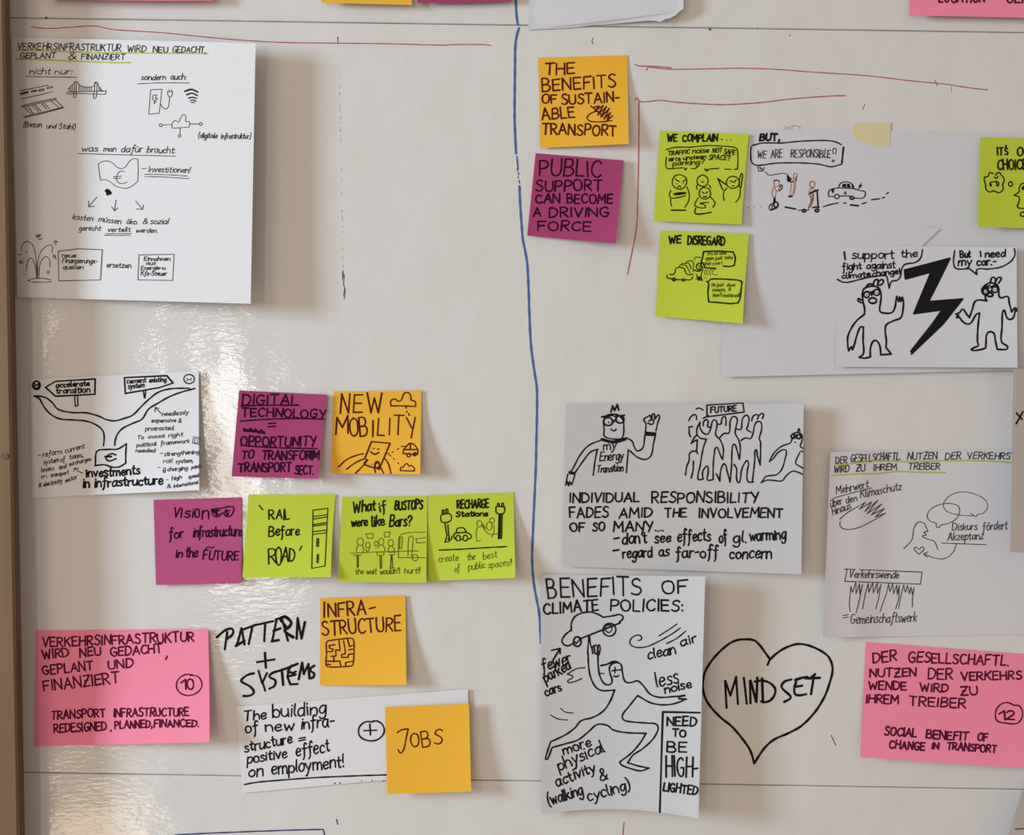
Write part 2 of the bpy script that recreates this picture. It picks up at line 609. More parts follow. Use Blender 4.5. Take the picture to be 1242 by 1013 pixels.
def write(parent, surf, ctx, src, ink, w, slant, name, rnd):
    """src: words 'TEXT|x0 y0 x1 y1 h', one per line; a blank line starts a new line of lettering (a mesh of its own)."""
    for block in src.strip().split('\n\n'):
        k = Ink(surf, 0.00012, 1.12 if ink in ('black', 'maroon', 'brown', 'plum') else 1.0)
        for ln in block.strip().split('\n'):
            t, c = ln.strip().rsplit('|', 1)
            x0, y0, x1, y1, h = map(float, c.split())
            a, b = ctx.p(x0, y0)
            e, f = ctx.p(x1, y1)
            k.word(t, a, b, e, f, h / ctx.s, w, rnd, slant)
        link_mesh(name, k.v, k.f, M[ink], parent)


def sketch(parent, surf, name, ctx, src, ink, w, rnd, wob=0.0, label=None):
    if '//' in src:                          # several pieces, each a mesh of its own
        for one in src.split('//'):
            sketch(parent, surf, name, ctx, one, ink, w, rnd, wob, label)
        return
    k = Ink(surf, 0.00012, 1.12 if ink in ('black', 'maroon', 'brown', 'plum') else 1.0)
    k.strokes(src, ctx, w, rnd, wob)
    o = link_mesh(name, k.v, k.f, M[ink], parent)
    if label:
        o['label'] = label
    return o


# ------------------------------------------------------------------ the setting and the whiteboard
R0 = random.Random(5)


def px_x(px):
    return (px - CX) * S


def px_z(py):
    return ZC - (py - CY) * S


tag(box('wall_back', -2.2, 2.6, 0.026, 0.10, 0.0, 2.8, M['wall']), kind='structure')

board = bpy.data.objects.new('whiteboard', None)
SC.collection.objects.link(board)
board.location = (0, 0.0, ZC)
tag(board, 'big glossy white enamel whiteboard in a wooden frame carrying all the notes', 'whiteboard')


def seam_top(px):
    return 21.5 + (px - 40) * 0.0146


def seam_low(px):
    return 937.5 + (px - 40) * 0.0172


def panel(zt, zb):
    """A board panel between two sloping edges, its front on the plane y = 0, with softly rounded edges."""
    xa, xb = px_x(8), px_x(1900)
    a, b = 8, 1900
    V = []
    e = 0.0012
    for (inset, y) in ((0.0, 0.012), (0.0, e), (e * .3, e * .3), (e, 0.0)):
        V += [(xa, y, px_z(zt(a)) - inset), (xb, y, px_z(zt(b)) - inset), (xb, y, px_z(zb(b)) + inset), (xa, y, px_z(zb(a)) + inset)]
    F = [(0, 1, 2, 3)]
    for k in range(3):
        for i in range(4):
            j = (i + 1) % 4
            F.append((k * 4 + j, k * 4 + i, k * 4 + 4 + i, k * 4 + 4 + j))
    F.append((15, 14, 13, 12))
    return link_mesh('panel', V, F, M['board'], board)


panel(lambda x: -560, lambda x: seam_top(x) - 0.4)
panel(lambda x: seam_top(x) + 0.4, lambda x: seam_low(x) - 0.35)
panel(lambda x: seam_low(x) + 0.35, lambda x: 1560)
box('backing', px_x(-40), px_x(1900), 0.0122, 0.026, px_z(1565), px_z(-565), M['gap'], board)


def rail():
    """Upright of the wooden frame: rounded profile, leaning a little, with a bead against the board."""
    edge = lambda py: 12.5 + (py - 50) * 0.0182
    prof = [(-90, 0.0), (-90, .022), (-84, .028), (-30, .030), (-10, .029), (-7, .027), (-5.5, .021), (-5.5, .0)]
    beadp = [(-6.2, .020), (-4, .019), (-1.2, .011), (0, .0), (-6.2, .0)]
    zs = [-560 + 2120 * i / 16 for i in range(17)]
    for name, pr, m, lab in (('frame_rail', prof, 'wood', 'pale wooden upright of the frame'), ('bead', beadp, 'bead', 'dark brown bead along the frame')):
        V, F = [], []
        n = len(pr)
        for py in zs:
            V += [world_pt(edge(py) + x, py, h) for x, h in pr]
        for i in range(len(zs) - 1):
            for j in range(n):
                k = (j + 1) % n
                F.append((i * n + j, i * n + n + j, i * n + n + k, i * n + k))
        F.append(tuple(range(n)))
        F.append(tuple(reversed(range((len(zs) - 1) * n, len(zs) * n))))
        o = link_mesh(name, V, F, M[m], board)
        o['label'] = lab
    # a small knot in the wood
    k = []
    cx, cy, rr = 5, 553, 5
    for t in range(14):
        a = t * math.tau / 14
        k.append(world_pt(cx + rr * math.cos(a) * R0.uniform(.7, 1.1), cy + 4.2 * math.sin(a) * R0.uniform(.7, 1.1), .0304))
    link_mesh('knot', k, [tuple(range(14))], M['knot'], board)


rail()

PX = Ctx(0, 0, 1.0)
c22 = Ctx(0, 0, 2.957)
c23 = Ctx(380, 0, 2.6426)
c24 = Ctx(820, 0, 2.943)
c25 = Ctx(620, 0, 5.175)
c8 = Ctx(250, 710, 4.777)
c10 = Ctx(630, 60, 4.053)
c19 = Ctx(840, 760, 5.626)


def on_board(name, ctx, src, ink, w, wob=0.0, label=None):
    return sketch(board, BOARD, name, ctx, src, ink, w, R0, wob, label)


on_board('blue_line', PX, '625.5 -40 625.6 0 626.4 18 628 29.5;629.5 34 627 42 625 55 624.6 80 624.2 110 624 140 624.6 160 625.8 186;'
         'w2 627 190 627.6 197 628 201 | 628.2 206;w1.6 628.6 209 629 212;w1.3 627.4 204 627 207;w1.5 629.6 219 629.9 222;w1.2 628.2 214 628.6 216;'
         '630 226 631 250 632.8 275 634 290 637 305 639.4 320 641 350 642 380 644 419 648 450 651 470 651.2 500 650.4 540 649.7 570 647 630 645.4 672 645.8 690 648 712 651 728 654 745 656 780',
         'blue', 2.9, label='long wavering blue marker line')
on_board('red_line', c22, '112 97 170 102 250 98 340 93 400 105 500 112 590 118 700 129 840 142 1010 152 1240 155 1400 157 1590 162 1620 160 1740 160 1760 163', 'red', 1.25)
on_board('red_line', PX, '769.8 77.9 775 80 790 80.2 803 81.3 814 82.2;w1.2 784.5 85 785 82 795 82.4 812 84 840 83.8 870 83.3 898 82.8 940 84 983 87.3 1051 91.8 1109 98.5 1146 102 1174 106.3 1198 109', 'red', 1.35)
on_board('red_line', PX, '770.2 121.6 772.5 118.8 776 123 788 123 800 121.7 820 124 850 126 876 127 900 126 922 124.5 960 120 1010 116.3 1025.6 116;774.8 123.6 775 150 774.6 183 773.6 233 772.6 270 769.5 292 766 308 762.5 326 761 333', 'red', 1.3)
on_board('blue_box', PX, '212 1013 250 1011 300 1009 350 1007.2 392 1006.2 | 394 1016 395 1060', 'navy', 1.7, label='navy marker box line at the foot')
on_board('red_line', PX, '757 998 756 1005 755.4 1020', 'red', 1.2)
on_board('stray_mark', PX, 'l w1.4 408 994 409.6 1000//l w1.1 1008 892 1013.6 904//w1 719.5 46 718 50 719.4 53//d 861 35.8 1.6//d 948 35 .8//d 958 43 .9//d 409.5 45.8 1.1//l w.9 409.6 46 409.8 53//'
         'd 56 21.6 1.6//l w.8 1134 97 1137 104//l w.8 1046 133 1049 126//l w.6 1154 105 1154 112//d 919 34.4 .7', 'graphite', 1.0)
_s = ''
for i in range(34):
    y = 92 + i * 7.0 + R0.uniform(-2, 2)
    x = 411.5 + (y - 90) * 0.019 + R0.uniform(-.4, .4)
    if R0.random() < .72:
        _s += 'l w%.2f %.1f %.1f %.1f %.1f;' % (R0.uniform(.5, .8), x, y, x + .1, y + R0.uniform(.8, 3.4))
on_board('smear', PX, _s, 'faint', .7)
on_board('smear', PX, 'l w.9 415.8 328 416.6 336;l w.8 417.6 333 416.4 345;l w1.1 416.6 344 418.6 352;l w.9 417.8 350 416.6 359;l w.8 418.6 352 417.4 363;l w.7 415.2 330 415.6 340', 'graphite', .8)

# writing drawn straight on the enamel
on_board('lettering', c8, '62 302 100 268 135 252 155 258 152 285 120 312;l 122 272 108 372;l 172 352 180 340 205 248 222 345;l 172 352 222 322;l 200 262 292 228;l 268 238 246 342;'
         'l 300 228 388 208;l 342 218 336 325;l 408 198 382 325;l 402 200 450 180;l 390 265 430 250;l 380 325 420 318;l 438 190 474 322;w3.4 436 192 455 182 492 215 482 240 456 262 478 285 504 302;'
         'l 524 310 530 190 552 308 572 214;l w3 430 200 470 250', 'black', 2.7)
on_board('lettering', c8, 'l 340 392 346 478;l 294 446 396 430', 'black', 2.6)
on_board('lettering', c8, '276 510 240 520 204 548 206 560 255 588 276 620 252 640 216 642;l 303 495 324 568 352 508;l 326 560 342 612;410 498 378 512 366 530 400 552 396 582 366 600;'
         'l 404 502 482 476;l 438 490 446 578;l 496 464 472 500;478 500 500 508 520 500;l 476 505 470 530 488 575 530 572;l 470 480 530 455;l 478 528 518 518;l 536 545 556 448 566 515 592 456 598 540;'
         '626 466 606 482 606 498 622 508 626 524 616 536 602 540', 'black', 2.6)
on_board('heart_drawing', c19, '512 262 530 225 600 165 680 128 740 120 820 140 910 190 945 240 955 300 940 370 900 480 830 590 740 680 650 730 560 770 500 820 455 880 421 934 | 395 850 350 780 270 685 190 620 110 530 75 450 72 370 90 300 150 210 240 125 300 95 360 88 420 95 460 130 500 185 530 225', 'black', 2.6)
on_board('lettering', c19, 'l 222 372 232 556;l 224 372 258 472 298 345;l 297 345 310 530;l 350 350 370 528;l 391 372 396 525;l 396 370 434 514;l 442 350 436 516;'
         'l 474 355 480 510;424 376 480 370 530 388 563 425 560 465 530 505 490 518 468 512;674 362 630 375 607 405 618 430 663 470 668 490 625 515;'
         '706 380 694 420 700 462 732 470 776 462;w3.2 702 366 740 352 782 346;l 700 412 748 404;l w3.4 772 354 868 351;l w3 828 332 808 462;l w2.6 812 345 836 326', 'black', 2.7)


# ------------------------------------------------------------------ left half: sheets and notes
c1 = Ctx(0, 30, 3.7636)
c1a = Ctx(0, 100, 7.7625)
c1b = Ctx(150, 90, 7.306)
c1c = Ctx(75, 170, 7.306)
c1d = Ctx(15, 270, 5.914)

s = Sheet('paper_sheet', [(14, 45), (310, 52.5), (304, 368.5), (21, 360.5)], 'white',
          'large white sheet with a green-underlined German heading, bridge, cloud and fountain sketches', 'paper',
          base=.0006, r=.019, rp=1.3, b=.002, bp=2)
s.text(c1, '''VERKEHRSINFRASTRUKTUR|80 113 552 121 31
WIRD|582 124 666 124 28
NEU|698 126 766 126 26
GEDACHT,|786 126 938 129 28

GEPLANT|92 154 255 152 25
&|310 158 345 158 34
FINANZIERT|372 158 570 160 25''', 'pen', 1.25, .1)
s.draw('highlighter_stroke', c1, '77 115 180 118 300 123 430 127 640 129 947 131', 'high', 1.7, label='yellow-green highlighter underline')
s.draw('highlighter_stroke', c1, '74 156 200 160 330 165 460 171 595 173', 'high', 1.7, label='yellow-green highlighter underline')
s.text(c1, '''nicht|135 226 228 226 30
nur:|250 226 328 226 28

sondern|643 252 755 252 26
auch:|778 250 848 250 26

(Beton|107 466 188 469 24
und|212 472 254 473 20
Stahl)|268 474 342 477 24

(digitale|905 516 990 518 24
Infrastruktur)|1008 520 1142 519 23

was|372 578 445 577 28
man|472 578 528 578 24
dafür|552 582 648 582 30
braucht:|670 584 798 586 28''', 'pen', 1.05, .2)
s.draw('underline', c1, '120 236 220 238 350 240//628 270 740 265 862 266//357 588 560 594 800 600', 'pen', .95)
s.text(c1c, '''-|708 262 742 262 20
Investitionen!|765 282 1130 290 50

kosten|95 700 270 717 50
müssen|320 722 520 743 50
öko.|572 742 668 746 46
&|712 742 755 743 52
sozial|782 742 942 744 50

gerecht|150 800 342 802 44
verteilt|405 815 605 812 42
werden|655 818 838 820 42''', 'pen', 1.0, .22)
s.draw('underline', c1c, '735 303 950 308 1110 318//735 322 930 328 1130 342//388 830 500 830 618 828//378 844 480 846 605 844', 'pen', .9)
s.draw('banknote_drawing', c1c, '342 355 330 280 322 210 | 360 190 410 186 450 205 490 240 530 252 565 235 600 185 640 164 672 168 | 676 260 672 365 | 630 400 590 422 550 427 480 408 420 365 380 350 342 355;555 280 520 275 490 305 482 340 500 375 540 385 578 370;l 458 325 525 320;l 458 340 520 340', 'graphite', .95)
s.draw('ink_blot', c1c, 'd 400 450 20;d 425 468 18;d 405 478 15;d 412 455 20', 'black', 1)
s.draw('arrow', c1c, 'l 310 505 240 585;l 235 540 238 592 285 586//l 480 530 465 625;l 442 590 466 628 495 600//l 655 540 712 612;l 660 610 714 614 722 575', 'pen', .95)
s.draw('road_drawing', c1a, 'l 190 80 455 25;l 200 155 360 120 478 92;d 495 88 6;l w1.7 192 106 264 88;l w1.2 196 113 262 97;l 290 86 330 76 342 70;l 292 88 344 84 342 72;l 362 82 412 74 415 60 368 68 362 82;l 443 58 490 52 492 38 448 45 443 58;l w1.5 292 85 340 76', 'pen', .95)
s.draw('railway_drawing', c1a, 'l 202 222 360 182 530 148;l 208 235 370 195 525 162;l 222 322 420 275 590 234;l 230 332 420 286 600 238;l 235 238 295 300;l 265 232 318 300;l 305 215 365 275;l 330 210 385 270;l 390 200 440 250;l 412 195 465 245;l 480 175 555 235;l 520 160 590 232', 'pen', .95)
s.draw('bridge_drawing', c1a, 'l 622 92 1000 80;l 630 108 800 106 990 112 1000 80;640 62 680 25 712 -8;725 -8 755 28 820 45 880 35 903 -5;915 0 935 45 970 85;704 -10 700 70 690 135 702 146 714 138 716 70 722 -10;892 -5 888 80 878 140 890 152 904 140 910 80 914 -5;l 650 52 655 84;l 665 35 668 84;l 682 22 684 84;l 744 20 744 84;l 762 32 762 84;l 780 40 782 84;l 800 44 800 84;l 820 46 822 84;l 840 45 842 84;l 860 42 862 84;l 930 42 932 84;l 946 60 948 84', 'pen', .9)
s.draw('charger_drawing', c1b, 'l 222 355 238 138 338 133 315 345 222 355;l 285 182 260 188 254 226 276 232 268 264 298 215 278 213 292 184;325 260 345 295 370 308 395 290 402 250 407 205;388 150 392 185 408 203 425 190 433 160;l 388 155 433 155;l 405 155 402 138;l 420 155 424 140', 'pen', .9)
s.draw('radio_waves_drawing', c1b, '540 152 600 135 655 158;w1.6 558 182 605 168 650 188;w1.5 575 212 610 205 645 214;w1.2 588 238 615 228 640 240;w1 600 252 612 248 625 252', 'black', 1.9)
s.draw('cloud_drawing', c1b, '428 478 430 435 460 410 485 425 510 375 535 358 550 380 550 420 580 420 582 468 | 500 475 428 478;l 342 450 425 445;e 328 452 13 12;l 585 440 668 442;e 682 442 12 13;l 500 475 498 535;e 495 548 11 12', 'pen', .9)
s.draw('fountain_drawing', c1d, '175 400 172 280 150 170 110 135 75 155 62 195;180 400 185 270 215 195 280 162 285 215;175 400 165 310 140 258 118 262 105 300 100 340;190 400 195 310 220 258 250 246 268 280 268 320;110 415 150 402 230 402 275 410;278 424 200 428 140 425 110 415', 'pen', .9)
s.draw('droplet', c1d, 'l w1.1 165 90 205 88//l w1.1 170 102 200 100//w1 215 115 190 120 182 100 205 86//325 140 305 130 302 150 318 158//l 300 140 320 142//l 45 232 68 228//d 100 212 5//l 45 285 85 280//70 265 50 285 75 295//e 298 242 6 10//l 310 240 312 265//e 257 355 9 9//l 78 370 90 370', 'pen', .85)
s.draw('text_box', c1d, 'l 330 205 480 188 645 195 632 412 332 418 330 205', 'pen', 1.0)
s.draw('text_box', c1d, 'l 908 232 1160 228 1150 415 900 412 908 232', 'pen', .95)
s.text(c1d, '''neue|357 248 455 250 30

Finanzierungs-|357 290 605 292 36

quellen|362 333 508 335 32

ersetzen|675 322 848 325 38

Einnahmen|945 273 1130 273 28

aus|958 302 1025 302 26

Energie-u.|922 338 1100 338 28

Kfz-Steuer|922 378 1105 380 30''', 'pen', 1.05, .15)

c3 = Ctx(20, 430, 4.968)
c3a = Ctx(40, 530, 12.42)
c3b = Ctx(155, 490, 8.44)
s = Sheet('paper_sheet', [(37, 460), (241, 450), (241.5, 594.5), (38.5, 604)], 'white',
          'white sheet with two signposts and a forking road above a banknote', 'paper', base=.0006, c=.012, cp=1.6, r=.002, rp=4)
s.draw('face_drawing', c3, 'w1.9 e 120 186 23 25;d 110 178 6;d 130 178 6;w1.9 102 194 120 205 138 192;w1.5 105 188 136 184;w1.4 105 202 120 208 134 204', 'black', 1.6)
s.draw('signpost_drawing', c3, 'l 175 198 235 162 474 148 472 240 235 252 175 198;l w1.5 350 250 354 312 370 308 368 248', 'black', 1.8)
s.draw('signpost_drawing', c3, 'l 650 140 905 128 943 172 860 200 655 235 650 140;l w1.5 764 222 770 262 774 262 778 220', 'black', 1.8)
s.text(c3, '''accelerate|238 200 440 188 30

transition|240 236 442 228 34''', 'black', 1.5)
s.text(c3, '''cement|665 176 780 168 30
existing|800 168 902 163 28

system|672 206 770 198 30''', 'black', 1.2)
s.draw('face_drawing', c3, 'e 1040 148 32 28;d 1028 145 4;d 1052 145 4;w.9 1025 158 1040 150 1056 156', 'black', 1.3)
s.draw('road_drawing', c3, '105 250 170 258 215 290 250 330 330 350 420 352 490 370 540 392 590 400 650 385 700 365 750 315 800 268 850 230 920 208 1040 203;105 250 140 270 165 315 205 360 260 388 340 395 420 402 480 425 520 460 528 500 524 550;1075 205 1000 225 920 255 850 295 795 330 755 390 700 415 640 445 608 480 594 520 592 548', 'black', 1.8)
s.draw('banknote_drawing', c3, '475 670 480 590 500 575 | 560 572 610 570 662 538 | 658 600 658 655 | 620 677 580 680 530 665 472 670;598 606 575 598 545 612 540 630 560 642 600 628;l w2.2 534 616 572 615', 'black', 1.8)
s.text(c3, '''investments|420 740 742 722 54

in|402 803 438 801 52
infrastructure|470 800 882 782 54''', 'black', 2.0, .08)
s.draw('arrow', c3, '400 715 375 705 352 690;l 345 705 348 685 372 688//l 870 355 838 322;l 833 345 836 318 858 326', 'pen', 1.1)
s.text(c3a, '''-|80 298 110 296 50
reform|150 306 435 250 80
current|485 243 775 172 75

system|160 415 390 375 70
of|415 375 480 362 70
taxes,|550 340 755 300 70

levies|125 535 315 500 68
and|395 490 500 465 62
surcharges|545 440 872 355 58

in|125 625 205 615 55
transport|270 608 535 560 60

&|85 760 125 752 60
electricity|160 750 440 690 66
sector|485 690 665 625 60''', 'pen', 1.0, .2)
s.text(c3b, '''needlessly|350 125 620 105 44

expensive|240 190 490 186 40
&|515 190 548 188 40

protracted.|178 275 474 265 42

To|95 362 160 360 38
avoid:|205 355 380 345 38
right|415 342 560 332 42

political|90 442 290 427 40
framework|335 422 630 397 42

needed:|80 498 285 495 38

-|330 518 355 516 30
strengthening|370 535 730 508 42

rail|362 605 455 600 42
system,|490 606 665 598 42

-|308 662 328 662 30
charging|405 690 610 675 42
points|650 665 752 652 38

-|395 788 412 786 30
high|450 782 550 768 40
speed|620 765 725 747 38

&|400 862 440 858 38
international|470 858 718 818 36''', 'pen', 1.0, .2)
s.draw('doodle', c3b, 'l 660 400 672 335 742 345 725 415 660 400;l 680 395 688 350 720 355 712 400 680 395;e 375 672 12 20;e 372 690 12 14', 'pen', .9)

c4 = Ctx(270, 460, 4.777)
s = Sheet('sticky_note', [(289.9, 473.6), (397, 478.8), (385.8, 581), (280.9, 577.9)], 'purple',
          'purple sticky note reading digital technology opportunity, beside an orange one', 'sticky note', r=.003, rp=3, b=.003, c=.006, bow=-0.5, group=None)
s.text(c4, '''DIGITAL|114 150 438 150 60

TECHNOLOGY|110 216 598 225 50

=|262 300 306 300 70

OPPORTUNITY|105 386 542 390 56

TO|110 460 180 460 46
TRANSFORM|228 466 558 466 50

TRANSPORT|92 538 398 534 50
SECT.|420 550 524 552 50''', 'plum', 1.9)
s.draw('underline', c4, '105 155 280 151 440 152//102 243 250 233 420 228 592 232//105 384 300 397 420 400 548 402', 'plum', 1.6)
s.draw('crossed_out_word', c4, 'l 122 288 150 302 160 286 180 306 190 290 210 312 222 296 240 315;l 125 300 240 306;l 122 292 242 312;l w2 485 420 530 415 492 440 540 430 500 455 545 450', 'plum', 2.2)

s = Sheet('sticky_note', [(404.6, 474.7), (511.2, 473.6), (509.7, 575.5), (401.9, 574)], 'orange',
          'orange sticky note reading new mobility with a smartphone, car and clouds', 'sticky note', b=.003, c=.006, r=.001)
s.text(c4, '''N|682 196 735 196 112
E|758 192 812 192 108
W|838 192 928 192 122

M|655 325 732 318 105
O|738 335 790 330 112
B|798 335 845 328 108
I|866 330 876 330 98
L|898 325 938 325 100
I|962 325 970 325 100
T|988 322 1050 322 108
Y|1072 340 1128 336 118''', 'brown', 1.8, .04)
s.draw('cloud_drawing', c4, '975 155 975 125 1000 115 1015 128 1035 120 1050 85 1075 78 1090 100 1092 120 1115 130 1118 158 | 1045 155 975 155;l 1062 160 1063 168;l 1066 185 1068 192;l 1078 200 1082 210', 'brown', 1.5)
s.draw('phone_drawing', c4, 'l 825 455 862 362 970 372 905 525;835 500 870 512 905 520;855 420 880 435 905 425;w1.1 l 870 400 882 402;w1.1 l 895 405 908 406;d 855 492 3;d 868 494 3', 'brown', 1.7)
s.draw('hand_drawing', c4, '670 510 720 465 780 440 815 432;718 522 760 490 820 462 840 468 | 815 500 770 545;835 470 820 490 835 500;e 895 495 13 19;905 480 880 500 885 540;910 500 920 520 932 545;935 455 960 490 975 545', 'brown', 1.6)
s.draw('signal_dashes', c4, 'l 955 432 965 430;l 980 425 990 420;l 1010 408 1020 402;l 1035 390 1062 388;l 965 440 975 445;l 990 460 995 465;l 1015 485 1020 490', 'brown', 1.1)
s.draw('car_drawing', c4, '1045 430 1050 405 1060 395 1085 372 1110 380 1130 410 1130 435 | 1090 435 1045 430;l 1050 408 1128 408;l 1088 375 1086 408;e 1078 440 11 10;e 1113 435 9 9', 'brown', 1.5)
s.draw('cloud_drawing', c4, '1030 530 1032 512 1045 510 1055 495 1070 490 1080 505 1090 500 1110 515 1110 532 | 1030 530', 'brown', 1.4)

c5 = Ctx(180, 590, 5.175)
c6 = Ctx(400, 590, 5.175)
s = Sheet('sticky_note', [(186.2, 606.4), (293, 603.5), (292.7, 707.6), (189.1, 709.8)], 'magenta',
          'magenta sticky note reading vision for infrastructure in the future, leftmost of its row', 'sticky note', b=.003, r=.001)
s.text(c5, '''V|155 196 190 196 60
I|202 198 208 198 55
S|225 195 262 195 42
i|275 195 282 195 58
O|292 198 322 196 58
n|336 205 376 205 92

for|130 328 218 322 64
infrastructure|280 318 584 312 66

in|172 446 210 446 48
the|234 446 306 446 62
FUTURE|342 460 566 464 58''', 'plum', 1.7, .1)
s.draw('glasses_drawing', c5, '395 145 450 138 530 128 535 150 520 182 490 190 465 168 440 190 410 185 395 145;l 400 150 430 180;l 410 145 440 180;l 430 145 425 185;l 395 155 450 150;l 480 150 500 180;l 475 165 510 150;l 490 145 495 185;l 485 178 505 170', 'plum', 1.5)
s.draw('tilde_mark', c5, '358 392 380 380 395 388 412 380', 'plum', 1.4)

s = Sheet('sticky_note', [(301.4, 600), (407, 599.5), (401.3, 700.2), (294, 700.6)], 'lime',
          'lime sticky note reading rail before road with a tall striped bar', 'sticky note', base=.0009, b=.007, bp=2.2, c=.005, bow=-1)
s.text(c5, '''R|756 208 792 206 62
A|802 205 838 205 60
I|848 207 852 207 62
L|862 210 888 206 60

Before|755 312 946 306 62

R|755 485 806 480 88
O|800 500 838 498 110
A|836 472 878 472 85
D|884 470 920 470 85''', 'olive', 1.9, .06)
s.draw('quote_mark', c5, 'l 695 120 718 148;l 962 375 948 402', 'olive', 1.5)
s.draw('tower_drawing', c5, 'l 1033 150 1126 138 1108 500 1025 515 1033 150;l 1035 190 1120 178;l 1036 205 1120 192;l 1035 240 1115 228;l 1035 250 1112 240;l 1036 285 1115 275;l 1034 302 1115 292;l 1058 328 1056 375 1066 378 1068 330 1058 328;l 1060 428 1057 478 1066 478 1068 428 1060 428', 'olive', 1.3)

s = Sheet('sticky_note', [(415, 603), (518.3, 601.5), (517, 707), (410, 706)], 'lime',
          'lime sticky note asking what if bus stops were like bars', 'sticky note', b=.006, l=.002, c=.002)
s.text(c6, '''What|147 166 285 152 68
if|314 160 355 152 66
BUSTOPS|408 148 582 140 56

were|135 254 236 244 56
like|264 252 344 244 64
Bars?|374 254 510 246 66''', 'olive', 2.1, .12)
s.draw('people_drawing', c6, 'e 190 348 20 24;175 372 165 400 168 412;205 370 212 400 205 415;e 238 368 14 18;225 390 232 410 245 400 250 380;l 225 300 270 295 270 325 238 328 225 300;l 340 290 378 285 372 318 345 320 340 290;e 322 348 16 22;300 390 310 372 330 370 342 385 345 405;e 382 355 16 20;365 405 370 385 382 375 400 385 405 405;e 290 360 10 16', 'thinolive', .95)
s.draw('bar_drawing', c6, 'l 130 420 300 412 555 405;l 150 432 198 432;l 295 415 340 412 338 432 298 434 295 415;l 370 415 408 412 404 430 372 430', 'thinolive', .95)
s.draw('bar_stools_drawing', c6, 'l 170 435 172 510 178 505 178 435;l 314 435 316 515 324 512 324 435;l 385 432 380 515 394 512 390 432', 'olive', 1.0)
s.draw('bus_drawing', c6, '430 445 432 330 445 305 490 292 600 288;l 430 448 600 448;l 440 320 455 318 450 390 436 392 440 320;490 440 495 325 510 312 522 325 512 440;l 540 330 600 322;l 540 328 545 355 600 352;e 535 448 18 20', 'thinolive', 1.0)
s.text(c6, '''the|160 552 210 548 34
wait|230 552 292 550 36
wouldn't|314 552 440 547 38
hurt!!|467 548 566 546 38''', 'thinolive', .95, .14)

s = Sheet('sticky_note', [(519.8, 600.6), (622.8, 597.3), (625, 701), (518.8, 705)], 'lime',
          'lime sticky note reading recharge stations, rightmost of its row', 'sticky note', b=.003, c=.010, cp=1.5)
s.text(c6, '''RECHARGE|800 138 998 133 52

Stations|792 190 990 186 32''', 'olive', 2.0, .05)
s.draw('charging_post_drawing', c6, '695 195 700 180 755 175 758 215 705 225 695 195;l 705 175 705 150 715 148 715 172;l 728 172 728 145 740 143 742 170;l 722 235 735 310 722 350 750 345 740 240;740 330 760 335 765 315', 'olive', 1.6)
s.draw('car_drawing', c6, '775 310 785 295 795 290 | 800 265 820 260 840 262 858 290 | 885 305 885 325 865 330;l 800 293 855 288;e 805 325 14 18;e 850 325 14 18;l 820 335 838 335;778 315 785 330 792 330', 'olive', 1.6)
s.draw('charging_post_drawing', c6, '1042 140 1045 165 1060 172 1092 168 1098 130 | 1045 128 1042 140;l 1052 125 1052 108 1062 108 1064 125;l 1078 125 1080 105 1090 106 1090 124;l 1062 172 1058 328 1078 325 1082 170;l w2.4 1070 175 1067 320', 'olive', 1.6)
s.draw('people_drawing', c6, 'e 938 235 17 20;922 345 918 290 925 258;922 340 935 344 945 338;e 1000 250 18 25;e 1018 215 15 16;955 248 985 290 1010 302 1060 298;1030 240 1028 290 1015 320;w1.6 960 240 972 262', 'thinolive', 1.0)
s.draw('dividing_line', c6, '685 400 800 396 950 387 1110 378', 'olive', 1.7)
s.text(c6, '''create|682 476 805 466 42
the|864 464 910 460 42
best|962 460 1048 446 42

of|785 538 815 532 42
public|870 526 975 512 44
spaces!!|994 514 1143 494 40''', 'thinolive', .95, .14)

c7 = Ctx(30, 720, 5.067)
s = Sheet('sticky_note', [(44.2, 765), (252.5, 763.5), (254, 900.6), (41.4, 905.5)], 'pink',
          'large pink note with circled number 10 at the lower left', 'sticky note', c=.013, cp=1.4, r=.002, rp=4, bow=0.6)
s.text(c7, '''VERKEHRSINFRASTRUKTUR|110 328 1042 294 58

WIRD|112 404 274 382 52
NEU|340 390 470 378 50
GEDACHT|530 388 846 362 52
,|866 392 876 392 70

GEPLANT|112 500 424 468 56
UND|516 466 668 452 52

FINANZIERT|118 602 584 548 66''', 'maroon', 1.85, .02)
s.draw('number_circle', c7, '1030 500 990 498 950 520 932 560 945 602 990 626 1040 620 1080 588 1088 550 1065 512 1015 502', 'maroon', 1.5)
s.text(c7, '''1|962 588 990 588 55
0|1002 592 1040 588 60

TRANSPORT|164 774 496 756 50
INFRASTRUCTURE|546 758 1010 752 50

REDESIGNED|182 856 504 838 52
.|528 846 534 846 50
PLANNED,|554 830 782 824 45
FINANCED.|794 822 1068 818 44''', 'maroon', 1.85, .02)

s = Sheet('sticky_note', [(388.2, 725.7), (491.8, 722.6), (492.8, 831), (388.2, 831.4)], 'orange',
          'orange sticky note reading infrastructure with a maze drawing', 'sticky note', r=.001, c=.007, cp=1.5, b=.001)
s.text(c8, '''I|682 187 686 187 92
NFRA|708 184 928 166 82
-|950 165 985 160 80

STRUCTURE|676 292 1132 262 84''', 'brown', 1.9, .02)
s.draw('maze_drawing', c8, '705 322 780 312 845 308 855 325 856 400 850 462 840 468 760 474 705 472 694 462 697 400 696 335 705 322;l 745 345 712 350 715 365 735 370 730 385 700 385;l 770 320 775 378 750 375 752 410 722 412;l 740 412 738 445;l 700 440 775 440 780 468;l 795 320 805 375 805 398 785 402 785 418 822 418 825 400 848 398;l 820 315 830 355 848 350;l 825 375 848 370;l 808 465 808 448 850 440;l 697 458 720 460', 'brown', 1.5)

